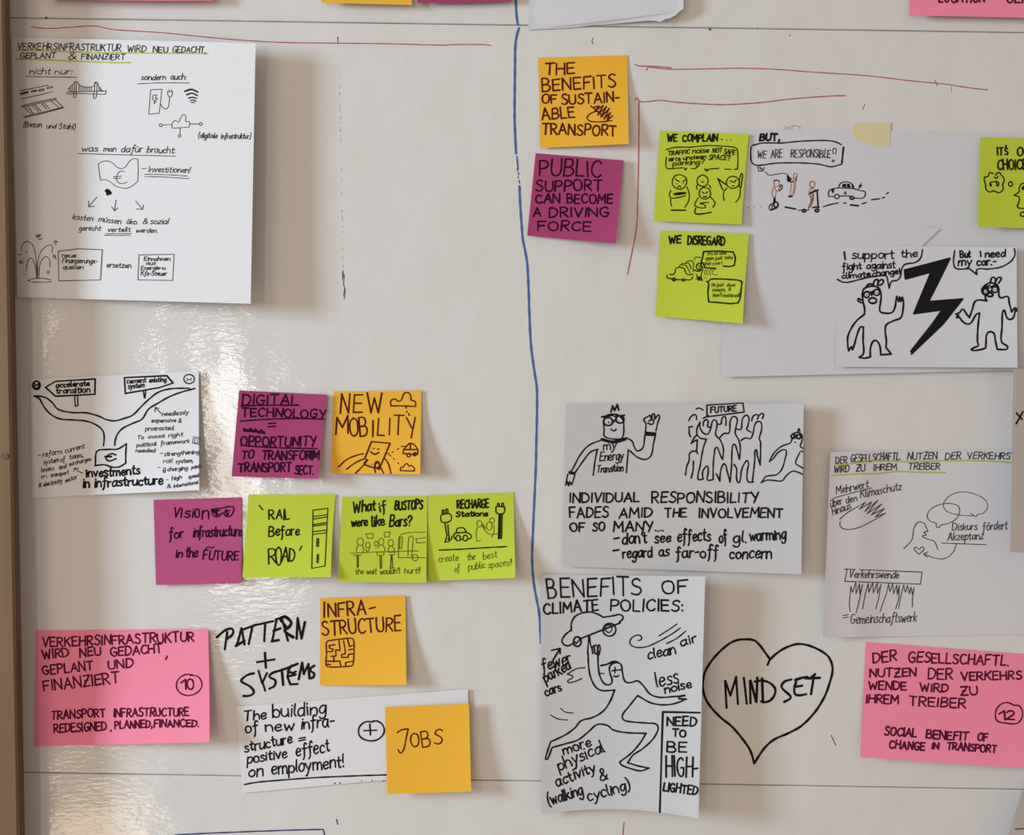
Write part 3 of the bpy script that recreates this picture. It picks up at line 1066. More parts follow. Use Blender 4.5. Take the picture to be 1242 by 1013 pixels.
c9 = Ctx(280, 830, 4.0065)
s = Sheet('paper_sheet', [(286, 857.5), (567.5, 836), (570, 937), (294.5, 962)], 'white',
          'white paper strip about the building of new infrastructure, behind the jobs note', 'paper', base=.0005, r=.0012, rp=3, b=.0006)
s.text(c9, '''The|62 178 172 168 46
building|205 165 462 142 62

of|72 240 132 230 56
new|168 230 305 222 50
infra-|342 220 500 206 60

structure|68 330 298 286 50
=|330 290 360 286 40

positive|80 386 272 356 48
effect|318 352 480 326 62

on|85 450 155 446 58
employment!|198 440 548 402 62''', 'black', 1.8, .1)
s.draw('plus_in_circle', c9, '690 183 650 185 622 215 628 255 670 275 715 268 744 235 738 200 712 180 690 180;l 646 226 708 224;l 675 194 678 246', 'black', 1.8)
s.draw('underline', c9, '65 488 120 478 200 470 400 455 600 446 755 441', 'black', 1.7)
s.draw('pen_dot', c9, 'd 505 482 4//d 530 480 4//d 635 470 3//d 686 468 3//d 742 472 3', 'black', 1)

s = Sheet('sticky_note', [(467.2, 858), (568.8, 853.7), (571.5, 960.3), (469.7, 963.5)], 'orange',
          'orange sticky note reading jobs on the white strip', 'sticky note', base=.0026, b=.005, bp=2, r=.004)
s.text(c9, '''O|874 304 918 302 68
B|932 306 975 298 75
S|988 292 1030 290 68''', 'brown', 1.6, 0)
s.draw('lettering', c9, '808 236 830 222 862 218 | 852 260 842 310 825 335 812 318', 'brown', 1.6)

# notes cut off by the upper edge of the photo
s = Sheet('sticky_note', [(390, -103), (500, -101), (499.5, 6.2), (389.5, 3.4)], 'orange',
          'orange sticky note cut off by the top edge of the photo', 'sticky note', b=.006)
s = Sheet('sticky_note', [(512, -108), (628, -104), (622, 1.0), (506.5, 3.4)], 'purple',
          'purple sticky note cut off by the top edge of the photo', 'sticky note', b=.005, sag=-1.2)
s = Sheet('sticky_note', [(50, -142), (264, -140), (258, 0.6), (56, -1.5)], 'pink',
          'pink note barely showing at the top left edge of the photo', 'sticky note', b=.008, sag=-1.0)

# ------------------------------------------------------------------ right half: sheets and notes
c11 = Ctx(780, 150, 7.793)
c12 = Ctx(780, 270, 7.793)
c13 = Ctx(900, 140, 5.914)
c14 = Ctx(1000, 280, 5.132)
c15 = Ctx(1160, 150, 7.232)
c16 = Ctx(670, 480, 3.881)
c16b = Ctx(800, 480, 6.537)
c17 = Ctx(640, 690, 5.4)
c18 = Ctx(640, 830, 5.4)
c20 = Ctx(990, 530, 4.052)
c21 = Ctx(1030, 770, 5.858)

# torn sheet at the top edge
_t = [(641, -120), (829, -120), (829, -6), (829, 10.6), (824, 14), (819.5, 18.5), (813, 21.8), (806, 23.6), (801, 26.8), (796, 25.4), (786, 25), (772, 26.4), (748, 28.6), (722, 30.4), (700, 33), (680, 34.4), (659, 35.4), (641, 36)]


class Torn:
    def height(self, x, y):
        return 0.0008 + 0.006 * max(0, (x - 690) / 140) ** 2


_torn = Torn()
V, F = [], []
for z in (0.0002, 0.0):
    for x, y in _t:
        V.append(world_pt(x, y, _torn.height(x, y) + z))
n = len(_t)
F.append(tuple(reversed(range(n))))
F.append(tuple(range(n, 2 * n)))
for i in range(n):
    j = (i + 1) % n
    F.append((i, j, n + j, n + i))
torn = link_mesh('torn_paper', V, F, M['cool'], None, world_pt(735, -100, .001))
tag(torn, 'white sheet with a torn lower edge at the top of the photo', 'paper')
write(torn, _torn, c25, 'Manifest|150 36 512 8 125', 'black', 2.6, .25, 'lettering', R0)

s = Sheet('sticky_note', [(1108, -118), (1318, -112), (1312, 23), (1102.7, 18.7)], 'pink',
          'pink note cut off at the top right corner of the photo', 'sticky note', b=.006)
s.text(c24, '''LOCATION|938 9 1102 8 46
GEN|1178 9 1262 11 46''', 'maroon', 2.0)

s = Sheet('sticky_note', [(652.7, 69.9), (760.8, 66.9), (762.7, 174.7), (655.2, 179.7)], 'orange',
          'orange sticky note reading the benefits of sustainable transport', 'sticky note', b=.002, c=.006, cp=1.5)
s.text(c10, '''THE|126 123 274 120 56

BENEFITS|112 205 476 185 60

OF|112 266 186 264 42
SUSTAIN-|208 272 490 256 48

ABLE|112 344 275 332 54

TRANSPORT|112 416 478 424 52''', 'brown', 1.9, .02)
s.draw('scribble', c10, 'l 362 285 392 278 370 302 412 275 385 322 428 280 400 332 442 290 415 342 447 310 430 346 458 325 430 352;350 278 380 300 410 330;330 335 345 318 375 305 395 312;330 335 345 352 395 356 455 350', 'brown', 1.4)

s = Sheet('sticky_note', [(649.7, 185.8), (756.3, 194.5), (746.7, 295.6), (639.4, 285.8)], 'purple',
          'purple sticky note reading public support can become a driving force', 'sticky note', r=.003, rp=3, c=.008, cp=1.5, b=.002)
s.text(c10, '''PUBLIC|98 620 405 626 78

SUPPORT|82 696 408 694 52

CAN|80 756 200 754 42
BECOME|234 756 458 756 46

A|68 822 106 822 42
DRIVING|146 824 442 822 46

FORCE|92 890 354 894 46''', 'plum', 1.9, .04)

# large sheet carrying the scooter cartoon
s = Sheet('paper_sheet', [(884, 157), (1320, 161), (1322, 447), (874.5, 457.5)], 'cool',
          'wide white sheet with a scooter and electric car cartoon, held by masking tape', 'paper',
          base=.0004, b=.0028, bp=3, thick=.0002)
s.text(c13, 'BUT,|126 180 268 180 46', 'black', 2.3)
s.draw('speech_bubble', c13, '75 215 150 198 280 198 420 185 600 180 670 190 712 210;w2 728 228 722 280 716 340;65 225 62 280 72 340 110 358 250 342 450 342 550 350 640 368 715 350', 'black', 1.5)
s.text(c13, '''WE|110 304 172 308 54
ARE|208 302 288 300 58
RESPONSIBLE|350 300 634 302 58''', 'pen', 1.2)
s.draw('question_mark', c13, '655 275 650 250 660 236 672 240 676 255 668 278;e 653 326 7 7', 'pen', 1.2)
s.draw('leader_line', c13, 'l 115 370 118 398 150 400 160 372;l 112 370 135 372;l 128 380 150 385;l 135 372 138 395;168 405 190 428 230 425 270 418 300 415 330 428', 'pen', 1.1)
s.draw('rider_drawing', c13, 'e 248 488 20 22;225 515 215 545 218 575 230 592;232 508 240 535 258 545 268 540;245 545 240 570 238 590', 'skin', 1.05, label='orange-brown pen lines')
s.draw('rider_drawing', c13, '262 532 275 535 286 520 286 502 276 500 270 520;228 470 246 464 268 472;l w1.7 234 590 236 622;l 228 600 226 640;e 205 660 11 19;w1.8 e 243 640 16 19;l w1.8 205 680 250 662;l 200 642 240 622', 'black', 1.2)
s.draw('walker_drawing', c13, 'e 382 432 14 17;350 450 365 456 385 448;345 470 352 500 348 540 348 575;372 468 372 520 362 578;384 452 382 500 372 560', 'skin', 1.05, label='orange-brown pen lines')
s.draw('walker_drawing', c13, 'f 322 432 332 430 345 445 358 452 345 475 332 480 322 468;345 470 358 478 370 468;l w2 335 582 358 580;390 440 386 470', 'black', 1.2)
s.draw('scooter_rider_drawing', c13, 'w1.6 e 503 495 18 22;490 525 480 550 478 575;493 575 500 610 480 665;510 560 512 600 494 650;485 525 510 528 525 535', 'skin', 1.05, label='orange-brown pen lines')
s.draw('scooter_rider_drawing', c13, 'w2 484 562 510 548 545 535;l w1.8 538 540 546 660;490 575 496 610 476 668;507 568 508 605 490 655;l 405 680 480 678;w1.7 505 662 530 658 550 660;w1.8 e 445 684 12 9;w2 e 538 682 12 10', 'black', 1.2)
s.draw('car_drawing', c13, '620 580 622 545 640 530 690 520 | 710 485 760 478 795 500 800 525 | 850 540 882 548 880 580 860 595 805 592;l 700 578 775 578;e 680 582 17 15;w1.8 e 788 592 13 10;l 620 580 662 582;l 695 520 800 525;l 740 545 740 565;l 732 558 748 558', 'black', 1.2)
s.draw('car_windows_drawing', c13, 'f 715 515 722 492 745 488 748 518;f 752 518 752 488 770 490 782 518;f 640 528 662 528 655 562 642 548;l 788 500 794 520', 'black', 1.1)
s.draw('bolt_drawing', c13, 'f 862 474 838 505 852 507 833 532;f 862 474 852 498 866 500 833 532', 'black', 1)
s.draw('ground_dash', c13, 'd 45 660 4//d 90 660 3//d 135 658 3//l w1.8 310 658 385 672//583 655 630 640 690 628//l 730 628 745 630//l w1.8 778 642 835 648//l 860 635 890 625//l 930 605 985 598//l 1005 592 1022 588//l 1035 565 1050 552', 'black', 1.4)

s.draw('smear', c13, '302 100 318 82 334 96;345 92 352 76 372 72 398 76 412 86 408 97', 'faint', 1.0)

# masking tape on its upper edge
_t = [(1035.5, 150.5), (1050, 149), (1066, 150), (1080, 148.5), (1079.6, 163), (1079, 178), (1067, 177.4), (1058, 176), (1046, 172), (1035, 167.5)]


class Raised:
    def __init__(self, h):
        self.h = h

    def height(self, x, y):
        return self.h


def flat_piece(name, pts, h, material, label, cat, thick=.00018):
    V = [world_pt(x, y, h + thick) for x, y in pts] + [world_pt(x, y, h) for x, y in pts]
    n = len(pts)
    F = [tuple(reversed(range(n))), tuple(range(n, 2 * n))] + [(i, (i + 1) % n, n + (i + 1) % n, n + i) for i in range(n)]
    o = link_mesh(name, V, F, material, None, world_pt(pts[0][0], pts[0][1], h))
    return tag(o, label, cat)


flat_piece('masking_tape', _t, .00063, M['tape'], 'short piece of yellowish masking tape on the top edge of the wide white sheet', 'tape')

s = Sheet('sticky_note', [(800.3, 158.3), (908.3, 162.6), (899.6, 272.5), (792.8, 268)], 'lime',
          'lime sticky note reading we complain, with four grumpy figures', 'sticky note', base=.0012, b=.002, bp=2.4, bow=-.6, r=.001)
s.text(c11, '''WE|230 165 320 165 68
COMPLAIN|374 168 704 166 64''', 'olive', 2.0)
s.draw('ellipsis', c11, 'd 742 150 8;d 790 155 6;d 830 156 6', 'olive', 1)
s.draw('speech_bubble', c11, '218 245 300 225 450 222 600 208 750 212 870 225 892 245 | 896 330 892 430;218 318 215 400 230 425 300 422 375 418;l 390 420 400 440 412 420;455 425 490 425 520 400;l w2 585 430 600 446 618 432;l 635 428 715 422;l 772 430 830 432;l 862 432 892 430', 'olive', 1.4)
s.text(c11, '''TRAFFIC|236 300 440 284 38
noise|466 280 618 274 48
NOT|655 274 745 270 44
SAFE|762 284 866 292 46

air|240 356 294 352 40
is|308 350 350 347 40
unclean|378 342 592 328 38
SPACE?|618 340 818 346 46

parking?|280 396 575 382 46''', 'olive', 1.25, .2)
s.draw('grumpy_figure', c11, 'e 343 550 70 68;l 305 525 340 548;l 400 530 372 550;d 318 568 6;d 378 566 5;330 600 345 588 358 602;262 632 248 670 260 700 300 704 400 682;415 600 435 660 430 730 395 790;258 712 262 760 270 780;w1.9 l 265 818 400 818;w2 290 664 340 655 400 655;w1.6 300 672 350 668 400 660', 'olive', 1.4)
s.draw('grumpy_figure', c11, 'e 562 540 52 54;d 545 535 4;d 572 535 4;l 552 552 575 552;508 620 505 590 520 575;620 580 635 595 638 612', 'olive', 1.4)
s.draw('grumpy_figure', c11, 'e 583 658 55 55;l 558 645 576 656;l 610 645 592 656;d 572 667 4;d 600 667 4;w2 l 570 693 598 690;520 700 495 745 490 775 540 795 590 790 575 765 540 755 620 745;640 695 670 730 680 755 660 790;w1.8 495 800 492 848 560 852 640 838', 'olive', 1.4)
s.draw('grumpy_figure', c11, 'e 847 555 62 58;l 825 540 845 552;l 878 535 858 552;d 822 568 5;d 868 562 4;l 838 590 860 586;l w1.7 780 575 740 545 705 518 752 625;915 505 932 470 940 490 930 560 922 610 912 600 910 530 915 505;790 610 765 640 758 690 768 725;918 620 915 680 895 720 875 742', 'olive', 1.4)

s = Sheet('sticky_note', [(800.8, 279.6), (908.6, 283.5), (900.6, 392.5), (795.1, 383.6)], 'lime',
          'lime sticky note reading we disregard, below the we complain note', 'sticky note', base=.0012, b=.002, c=.007, cp=1.6, r=.001, bow=-.4)
s.text(c12, '''WE|246 200 360 192 68
DISREGARD|422 206 774 214 76''', 'olive', 2.2)
s.draw('car_drawing', c12, '250 490 290 488 305 450 315 428 380 430 400 465 415 490 470 490;w1.6 228 500 225 520 260 530 280 535;w2 e 292 538 14 11;l 315 540 355 540;w1.8 e 380 542 12 10;400 540 450 540 470 515', 'olive', 1.4)
s.draw('row_of_cars_drawing', c12, '340 418 345 405 398 402 425 440 445 475;405 380 418 366 468 368 476 420 472 462;485 355 490 330 545 330;358 402 365 388 415 386;425 380 440 400 455 440', 'olive', 1.1)
s.draw('driver_drawing', c12, 'w1.4 e 528 415 26 30;510 405 540 410 530 430;w1.8 485 450 520 460 545 450;545 370 562 440 552 480 548 530;l 505 490 520 540;w2.2 l 512 510 530 545;w2.2 l 535 515 555 545;l 500 540 515 525', 'olive', 1.1)
s.draw('speech_bubble', c12, '570 275 700 270 850 278 | 870 330 862 405 | 820 415 760 412;570 280 560 340 548 365 | 575 400 580 425 | 640 430 685 434', 'olive', 1.9)
s.text(c12, '''I'm|608 308 655 306 30
so|670 305 705 303 34
late|722 303 782 302 30

again|590 352 665 350 30
just|680 352 745 348 32
take|770 344 845 342 30

that|580 402 640 398 30
car!|655 400 745 396 30''', 'thinolive', 1.0, .15)
s.draw('wavy_line', c12, '590 440 580 470 585 495//615 440 600 470 610 498//645 440 625 470 640 500//678 440 650 470 670 492 702 495//580 520 600 525', 'thinolive', .9)
s.draw('speech_bubble', c12, '620 555 640 535 760 535 900 545 935 560 | 925 640 915 720 895 760 | 820 766 700 755 620 750 | 612 660 618 575 600 555', 'olive', 1.9)
s.text(c12, '''He|648 604 680 602 32
just|694 606 758 602 32
does|790 604 866 602 30

reason,|655 650 775 648 32
it|808 645 828 643 32

hasn't|660 700 740 698 34
mattered!|755 702 905 704 32''', 'thinolive', 1.05, .15)

s = Sheet('paper_sheet', [(1012.7, 297.5), (1233, 299.8), (1234, 446), (1014, 445)], 'cool',
          'white sheet with two cartoon figures split by a black lightning bolt', 'paper', base=.0012, b=.0045, bp=2.5, r=.006, rp=3, thick=.0002)
s.draw('lettering', c14, 'l 123 132 128 178', 'black', 2.2)
s.text(c14, '''support|172 176 432 172 54
the|478 168 578 162 48

fight|112 246 230 238 44
against|262 236 440 232 44

climate|108 298 286 284 34
change!|298 284 470 266 34''', 'black', 1.55, .06)
s.draw('speech_bubble', c14, '610 118 600 165 570 195 500 210 480 240 470 290 450 310 | 418 315 402 358 | 390 290 | 380 280 330 282 250 295 150 320 110 318 80 302', 'black', 1.7)
s.draw('cartoon_figure', c14, '235 395 245 362 290 345 335 355 352 400 348 450 345 500 370 512 420 508 440 470 445 432 450 408 | 460 440 | 468 412 | 475 440 | 485 414 | 492 440 | 490 480 475 540 430 560 385 585 378 620 385 690 382 725 | 415 768 | 350 772 | 345 720 330 690 312 682 295 700 285 740 285 785 | 250 793 215 788 | 242 765 240 680 242 600 | 225 598 205 640 188 700 180 730;235 395 240 440 250 490 248 520 | 200 560 165 610 145 660 145 720 | 150 748 | 165 722 | 174 740 | 186 705;228 432 212 422 212 440 235 448', 'black', 2.1)
s.draw('face_drawing', c14, 'e 262 397 17 19;e 325 384 18 19;d 262 400 4;d 328 386 4;w2.2 e 300 435 24 17;w2.2 l 288 380 294 402 302 376;l 280 390 308 385;l 250 385 275 378', 'black', 1.8)
s.draw('hair_drawing', c14, '255 355 270 335 295 332 300 345;305 338 310 312 330 304 332 325 328 340;332 335 345 308 366 308 360 330 342 340', 'black', 2.0)
s.draw('lightning_bolt', c14, 'f 500 245 640 208 690 245 665 256 505 298;f 640 208 780 172 760 230 690 245;f 665 255 690 244 760 229 645 443 557 516;f 558 515 645 442 720 436 735 490;f 720 436 858 425 800 500 735 490;f 735 490 800 500 620 700 543 765 530 750;l 500 245 780 172 645 442 858 425 735 580 543 765 735 490 558 515 665 255 505 298 500 245', 'black', 2.4)
s.draw('speech_bubble', c14, '810 122 803 190 810 225 830 238 900 235 | 948 272 | 950 240 1020 238 1100 225 1160 190 1185 150 1182 112', 'black', 1.7)
s.draw('lettering', c14, 'l 970 128 973 160', 'black', 1.9)
s.text(c14, '''But|845 166 908 164 42
need|1000 166 1125 162 46

my|832 220 915 214 50
car.-|948 216 1066 210 48''', 'black', 1.8, .06)
s.draw('cartoon_figure', c14, '1010 435 1002 420 1000 402 985 390 980 365 1010 332 1045 325 1075 340 1085 365 1086 405 1100 418 1140 410 1150 450 1165 505 | 1185 480 1198 488 | 1188 500 1175 540 1155 552 1135 540 1118 495 1108 510 1105 600 1102 690 1140 722 1132 738 1075 738 | 1065 690 1055 640 1030 628 1010 645 1005 700 1003 730 | 960 742 915 742 930 728 957 715 952 690 955 600 965 512 | 945 520 910 575 885 580 855 560 842 540 | 820 540 | 835 528 | 818 520 | 842 508 860 488 885 520 902 540 | 920 490 942 436 1010 435;l 1180 490 1198 500', 'black', 2.1)
s.draw('face_drawing', c14, 'w2.2 e 1002 378 17 17;e 1060 366 18 18;d 1002 380 4;d 1058 368 4;w2.4 e 1030 398 18 11;w2.4 l 1018 370 1030 386 1042 372;w2.4 985 362 1005 352 1020 356;w2.2 1036 352 1055 342 1075 348;l 1010 345 1030 340', 'black', 1.8)
s.draw('hair_drawing', c14, '1032 325 1040 295 1058 290 1065 320;1062 322 1080 292 1100 295 1082 328', 'black', 2.0)

flat_piece('clear_tape', [(1120, 275), (1140, 277.5), (1126, 291), (1113, 303), (1101, 303), (1108, 293)], .0016, M['cool'],
           'pale strip of tape at the top of the lightning bolt sheet', 'tape', .00012)

s = Sheet('sticky_note', [(1189, 166.6), (1297, 168), (1295, 279), (1186, 275)], 'lime',
          "lime sticky note reading it's our choice at the right edge", 'sticky note', base=.0011, b=.004, l=.003)
s.text(c15, '''I|360 276 368 276 68
T|376 276 410 276 66
'|434 300 440 300 100
s|426 276 452 274 100
OUR|534 280 700 280 74

CHOICE|362 404 620 400 86''', 'olive', 2.1, 0)
s.draw('thought_cloud', c15, '245 470 280 460 285 435 300 430 325 438;345 455 355 435 380 430 395 455 410 465 418 500 405 535 410 575 375 605 325 590 290 600 260 575 255 530 245 500 245 470;335 468 350 480 365 465;298 545 295 520 305 512 345 510 352 505 355 545 365 545 372 520 358 510;e 300 538 6 10;e 475 530 17 20', 'olive', 1.6)
s.draw('face_drawing', c15, '640 515 600 520 570 530 552 560 550 600 | 505 628 | 550 645 550 680 535 725 545 740 620 745;d 590 565 20;e 585 795 25 20', 'olive', 1.6)

s = Sheet('paper_sheet', [(686.7, 489.8), (974.8, 489.6), (971.8, 696.6), (681.6, 687)], 'grey',
          'white sheet on individual responsibility with a waving figure in glasses and a crowd', 'paper', base=.0005, r=.011, rp=3.0, l=.001, b=.002)
s.text(c16, '''INDIVIDUAL|82 502 410 500 44
RESPONSIBILITY|468 504 972 502 48

FADES|82 575 264 570 48
AMID|314 576 470 572 46
THE|530 572 632 570 40
INVOLVEMENT|690 574 1086 574 42

OF|84 640 154 638 42
SO|190 636 246 636 38
MANY....|288 638 522 638 44

-|290 690 312 688 40
don't|330 697 444 692 54
see|482 692 556 690 48
effects|590 686 744 682 56
of|786 692 822 688 54
gl.|850 694 912 690 52
warming|930 682 1098 676 52

-|285 744 312 742 40
regard|332 764 470 760 52
as|502 756 548 754 48
far-off|582 764 780 760 54
concern|834 766 1030 768 54''', 'black', 2.0, .05)
s.draw('speaker_drawing', c16, '240 120 243 160 246 192 300 205 330 196 336 120 | 310 92 270 88 240 102;w2 e 262 122 21 19;w2 e 318 112 19 17;w2 l 232 100 285 92;w2 l 292 98 340 92;d 265 126 4;275 158 290 166 300 158;w2.4 l 284 125 300 112;w2 l 275 78 283 48 292 70 305 42 312 68', 'black', 1.7)
s.draw('speaker_drawing', c16, 'w2.6 232 205 290 216 348 200;238 212 290 222 345 208;232 208 170 235 130 280 95 345 82 360;w2 l 78 360 108 362;l 80 367 105 370;l 72 370 62 422 70 405 76 424 82 405 90 420 96 404 106 372;108 360 150 300 180 265 215 252;210 258 200 310 192 375;357 255 352 310 348 362;350 200 375 215 385 240 400 260 425 245 435 190;365 260 400 290 440 300 465 280 475 230 485 185;w2.4 l 438 174 485 178;w2 l 436 184 484 187;438 168 440 132 430 112 450 98 460 92 | 466 115 | 475 85 482 110 | 502 92 495 130 487 166;452 120 475 115 470 135 450 130', 'black', 1.7)
s.text(c16, '''my|240 256 300 250 44
Energy|222 308 334 300 42
Transition|208 362 332 355 34''', 'black', 1.4, .15)
s.draw('banner_drawing', c16b, 'l 375 75 660 58 670 130 375 168 375 75;l 345 180 388 158', 'black', 1.6)
s.text(c16b, 'FUTURE|405 136 610 120 44', 'black', 1.6, .1)
s.draw('crowd_drawing', c16b, '230 200 250 165 285 152 292 190;290 105 315 98 345 115;230 250 260 245;235 260 235 300 245 325;'
       '320 210 300 250 295 300 320 335 370 345 | 345 420 320 560 305 662 345 662 | 340 610 360 570 380 560 385 610 380 668 425 665 | 425 560 435 450 450 410 470 440 485 480 500 505 | 505 420 480 350 445 310 455 230 445 195 420 200 405 260 380 305 345 295 320 250 320 210;'
       '295 310 270 340 248 380 | 285 355 300 350;298 350 295 420 290 440 260 440 235 465 235 510 215 560 205 630;268 520 265 590 250 655;290 430 300 460;345 240 350 205 375 190 385 215 380 245 405 250;'
       '460 225 485 225 495 180 515 165 525 185 525 235;475 335 510 300 550 295 560 200 585 165 615 185 605 250 600 300 630 360 640 430 632 505 | 610 420 590 385 575 420 570 560 558 685 | 535 600 515 540 495 560 480 620 478 680 | 450 620;'
       '610 265 645 265 655 190 685 155 708 175 700 240 690 265 725 290;590 545 610 580 610 650 625 690 640 660 650 590 690 515 705 540 695 600 700 680 745 685;'
       '645 355 680 335 720 340 740 300 755 230 775 205 805 215 808 270 790 340 800 370 798 550 | 775 480 762 430 755 500 745 600 735 682;730 200 740 165 765 150 780 155;775 185 790 155 815 140 825 150 815 180', 'black', 1.7)
s.draw('runner_drawing', c16b, '1095 285 1105 262 1112 285;1050 350 1045 320 1060 300 1105 294 1130 318 1125 370 1115 400 1138 420;1050 345 1035 375 970 400 920 440 885 490 870 522 | 900 500 940 450 985 428 1005 440 995 500 970 580 930 625 870 635 840 640 | 805 690 | 850 670 900 672 970 675 1000 640 1050 600 1090 605 1136 625;l 1120 440 1136 444;1112 448 1080 520 1080 540 1110 560 1138 575', 'black', 1.6)
s.draw('face_drawing', c16b, 'w2 e 1060 322 18 15;w2 e 1102 326 17 16;d 1075 370 7;l w2.4 1072 315 1088 335;d 1062 325 5', 'black', 1.6)

s = Sheet('paper_sheet', [(655.7, 697), (855.4, 699.3), (847, 993.3), (656.7, 988.3)], 'grey',
          'white sheet on benefits of climate policies with a figure lifting a car', 'paper', base=.0005, r=.020, rp=2.0, l=.002, b=.004, sag=9)
s.text(c17, '''B|136 195 195 190 135
ENEFIT|218 182 668 170 118
S|680 168 750 164 108
OF|884 164 1052 158 88

CLIMATE|106 296 466 270 70
POLICIES:|544 276 1016 278 74''', 'black', 2.1, .02)
s.draw('car_drawing', c17, '285 405 288 350 320 305 400 283 460 298 495 318 | 560 308 605 300 625 322 600 350;l 605 355 340 460;285 400 240 440 225 480 260 505 312 480;w2.2 e 325 478 25 32;e 535 400 42 42;w1.4 e 530 392 22 25;l w1.5 345 458 318 490', 'black', 1.9)
s.draw('hand_drawing', c17, '400 445 396 500 392 556;405 445 412 500 422 525 | 426 556;432 505 440 555 | 445 500 458 558 | 465 498 475 520 466 565;420 520 432 505;445 555 460 565', 'black', 1.7)
s.draw('lifting_figure', c17, '395 555 400 650 415 720 450 780 490 798 568 795 | 545 864;460 568 462 640 475 710 505 755 540 758 553 730 540 690 535 650 550 625 585 615 612 630 620 680 640 740 680 745 720 735 760 770 800 820 860 842 950 838 1020 832', 'black', 1.9)
s.draw('lifting_figure', c18, '570 38 540 110 510 160 470 195 420 220 350 240 310 285 250 330 150 378 | 120 470 118 492 130 490 160 415 | 250 390 330 365 400 310 455 265 520 270 560 300 650 318 775 322 | 740 380 680 450 602 510 | 615 530 680 555 740 568 795 550 | 720 535 655 515 | 690 465 750 425 820 360 855 290 840 262 780 255 690 248 630 235 620 205 660 150 720 75 | 800 120 870 135 940 132 1000 115 1035 98;l w2.4 985 82 1028 74;l w2.4 990 96 1038 98', 'black', 1.9)
s.draw('face_drawing', c17, 'w2.2 480 635 520 625 562 608 590 612;l 572 645 570 682;l 552 668 608 662;w2 565 702 580 708 596 700', 'black', 1.7)
s.draw('motion_line', c17, 'l 476 686 500 686//375 648 320 655 258 690 | 295 708 262 740 310 738 352 720', 'black', 1.4)
s.draw('motion_line', c18, '215 158 245 182 298 190//148 202 200 228 260 235', 'black', 1.2)
s.draw('wind_drawing', c17, '722 470 745 462 740 440 715 435 680 455 670 490 710 515 780 510 850 480 940 430 1000 388;l 860 440 920 402 978 362;910 490 970 460 1010 430 1035 408', 'black', 1.5)
s.draw('arrow', c17, 'l 168 595 210 525;l 155 535 212 522 212 555', 'black', 2.0)
s.text(c17, '''fewer|98 672 288 614 78

parked|118 748 284 652 68

cars|120 836 222 796 62

clean|788 594 970 556 66
air|1005 512 1108 474 60

less|845 778 990 748 100

noise|900 816 1074 778 56''', 'black', 1.9, .1)
s.text(c18, '''more|238 462 418 402 64

physical|206 568 505 440 78

activity|192 672 448 572 70
&|478 636 525 622 76

(walking|140 792 364 722 74
cycling)|398 768 672 690 74''', 'black', 1.9, .06)
s.draw('text_box', c18, 'l 1128 187 885 182 865 838', 'black', 2.2)
s.text(c18, '''NEED|914 272 1108 274 58

TO|950 342 1036 346 48

BE|914 440 1044 444 68

HIGH-|906 608 1116 604 128

LIGHTED|888 700 1110 726 56''', 'black', 2.1, 0)

s = Sheet('paper_sheet', [(1007.3, 548.5), (1300, 543), (1300, 769), (998, 773.5)], 'pale',
          'white sheet with a green-underlined German heading, two speech bubbles and a banner crowd', 'paper',
          base=.0004, l=.006, lp=7, fold=(.13, .0016), n=46)
s.text(c20, '''DER|96 132 152 130 34
GESELLSCHAFTL.|168 125 412 112 36
NUTZEN|448 112 595 109 34
DER|634 111 712 109 34
VERKEHRSW|742 108 990 108 32

WIRD|88 176 162 171 32
ZU|196 170 240 167 34
IHREM|282 166 396 161 32
TREIBER|452 160 608 160 32''', 'pen', 1.3, .12)
s.draw('highlighter_stroke', c20, '92 140 200 128 300 118 450 122 600 118 800 117 980 127', 'high', 1.8, label='yellow-green highlighter underline')
s.draw('highlighter_stroke', c20, '75 190 200 182 300 180 400 170 500 174 635 175', 'high', 1.8, label='yellow-green highlighter underline')
s.text(c20, '''Mehrwert|98 282 256 248 36

über|72 346 128 330 38
den|146 328 200 315 34
Klimaschutz|218 300 420 260 38

hinaus|82 386 172 352 38

Diskurs|668 460 790 456 36
fördert|818 460 938 455 42

Akzeptanz|645 510 820 503 38

Verkehrswende|160 692 405 696 38

=|132 906 158 902 40
Gemeinschaftswerk|168 918 492 908 46''', 'pen', 1.15, .15)
s.draw('underline', c20, '88 300 180 275 275 250//l 615 522 835 530', 'pen', 1.0)
s.draw('scribble', c20, '115 405 150 375 200 345 | 240 322 | 212 355 | 272 320 | 238 368 | 302 312 | 250 378 | 322 330 | 270 384 | 335 352 | 290 394 | 340 375 | 300 400 | 210 445 150 455 118 440 118 415', 'pen', 1.1)
s.draw('speech_bubble', c20, '775 388 710 385 640 365 625 330 650 295 700 272 770 278 830 310 842 345 820 375 792 382 | 785 393 | 758 376', 'graphite', 1.0)
s.draw('speech_bubble', c20, '590 425 555 410 545 385 570 350 630 328 690 335 705 360 690 400 650 425 616 432 | 594 446 590 425', 'pen', 1.0)
s.draw('person_drawing', c20, '430 550 470 505 480 450 500 420 530 425 540 445 | 549 462 | 528 470 | 540 482 522 487 540 500 580 515 598 555;505 577 480 550 490 542 505 553 520 540 530 552 505 577', 'pen', 1.1)
s.draw('arrow', c20, '690 525 670 570 630 598 580 595 530 575;l 548 565 528 575 545 592', 'pen', 1.0)
s.draw('banner_drawing', c20, 'l 138 650 345 658 520 665 512 724 140 710 152 648', 'pen', 1.1)
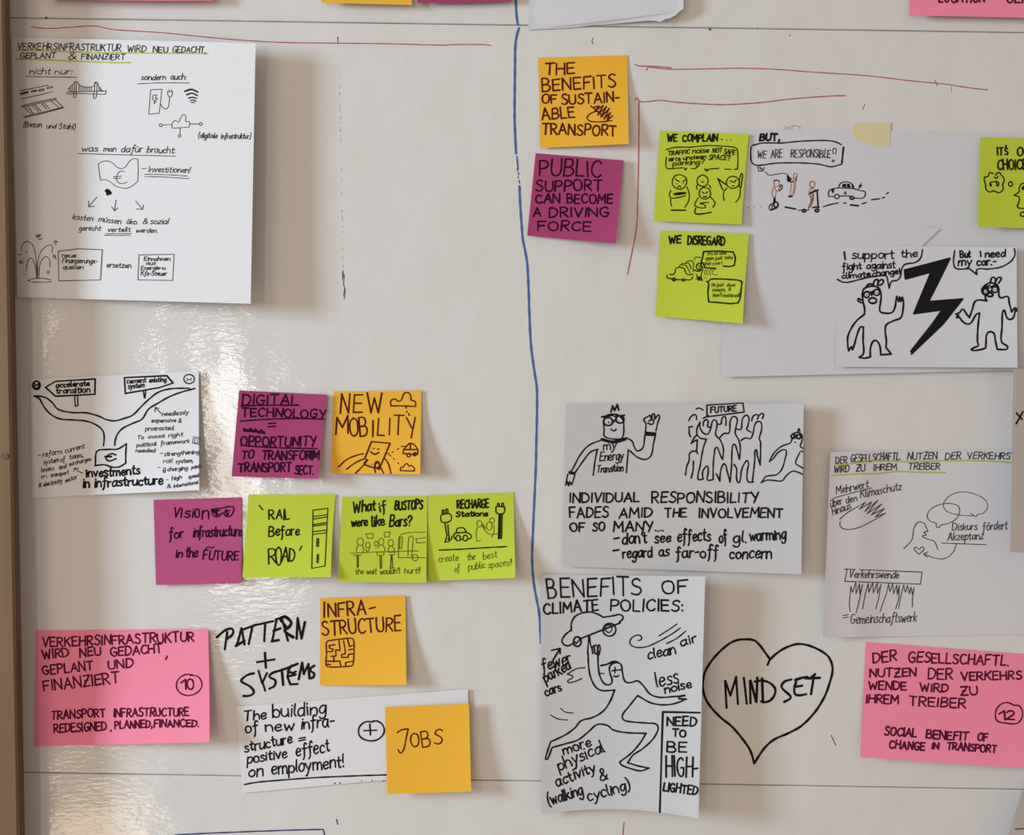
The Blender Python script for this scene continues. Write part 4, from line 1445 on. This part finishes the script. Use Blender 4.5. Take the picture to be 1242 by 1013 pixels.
s.draw('crowd_drawing', c20, 'l 165 785 170 735 178 765 195 712 195 772 212 722 214 770 228 728;l 240 775 255 720 258 765 278 715 280 768 300 718 300 770 318 725;l 345 770 355 722 362 762 375 720 380 772 395 728 398 775 408 730;l 420 765 430 728 438 765 448 730 458 772 465 738 472 775 480 740;'
       'l 165 785 162 820 166 858;l 226 730 212 800 196 864;l 240 775 228 845;l 318 725 305 800 292 845;l 345 770 330 810 314 858;l 408 730 405 800 390 845;l 420 765 404 845;l 480 740 472 800 472 836', 'pen', 1.0)

s = Sheet('sticky_note', [(1050.1, 778.9), (1262, 795), (1258, 932.6), (1043.3, 918.5)], 'pink',
          'large pink note with circled number 12 at the lower right', 'sticky note', b=.007, c=.003)
s.text(c21, '''DER|170 202 342 186 74
GESELLSCHAFTL.|420 192 1130 220 70

NUTZEN|146 302 478 296 56
DER|560 316 738 318 72
VERKEHRS|798 326 1228 316 58

WENDE|140 390 408 392 56
WIRD|506 402 704 406 56
ZU|794 432 914 426 60

IHREM|120 482 352 494 60
TREIBER|426 502 830 522 64''', 'maroon', 1.9, .02)
s.draw('number_circle', c21, '1170 500 1120 482 1070 500 1040 550 1050 610 1110 628 1190 630 1225 595 1230 545 1208 506 1165 502', 'maroon', 1.6)
s.text(c21, '''1|1064 604 1105 604 64
2|1118 598 1172 600 60

SOCIAL|252 715 478 726 58
BENEFIT|548 735 846 752 58
OF|912 752 984 754 54

CHANGE|285 805 536 824 56
IN|586 810 636 814 42
TRANSPORT|694 815 1046 840 52''', 'maroon', 2.0, .04)

# sheets cut off by the right edge, tilted away from the window
s = Sheet('paper_sheet', [(1229, 447.5), (1330, 449), (1328, 672), (1225.3, 670)], 'pale',
          'greyish sheet with a black x at the right edge of the photo', 'paper', base=.0012, l=.022, lp=1.2)
s.draw('lettering', PX, 'l 1232.4 514.2 1236 508 1240.8 499.4;l 1232.8 501.2 1239.8 508.8', 'black', 1.8)
s = Sheet('paper_sheet', [(1240.2, 958.5), (1330, 962), (1330, 1100), (1199, 1096)], 'pale',
          'greyish sheet with a slanted left edge at the bottom right corner', 'paper', base=.0006, l=.02, lp=1.2)
s.draw('pen_mark', PX, 'l 1231.4 1006 1236 1005.6 1241.5 1005.4', 'pen', 1.2)
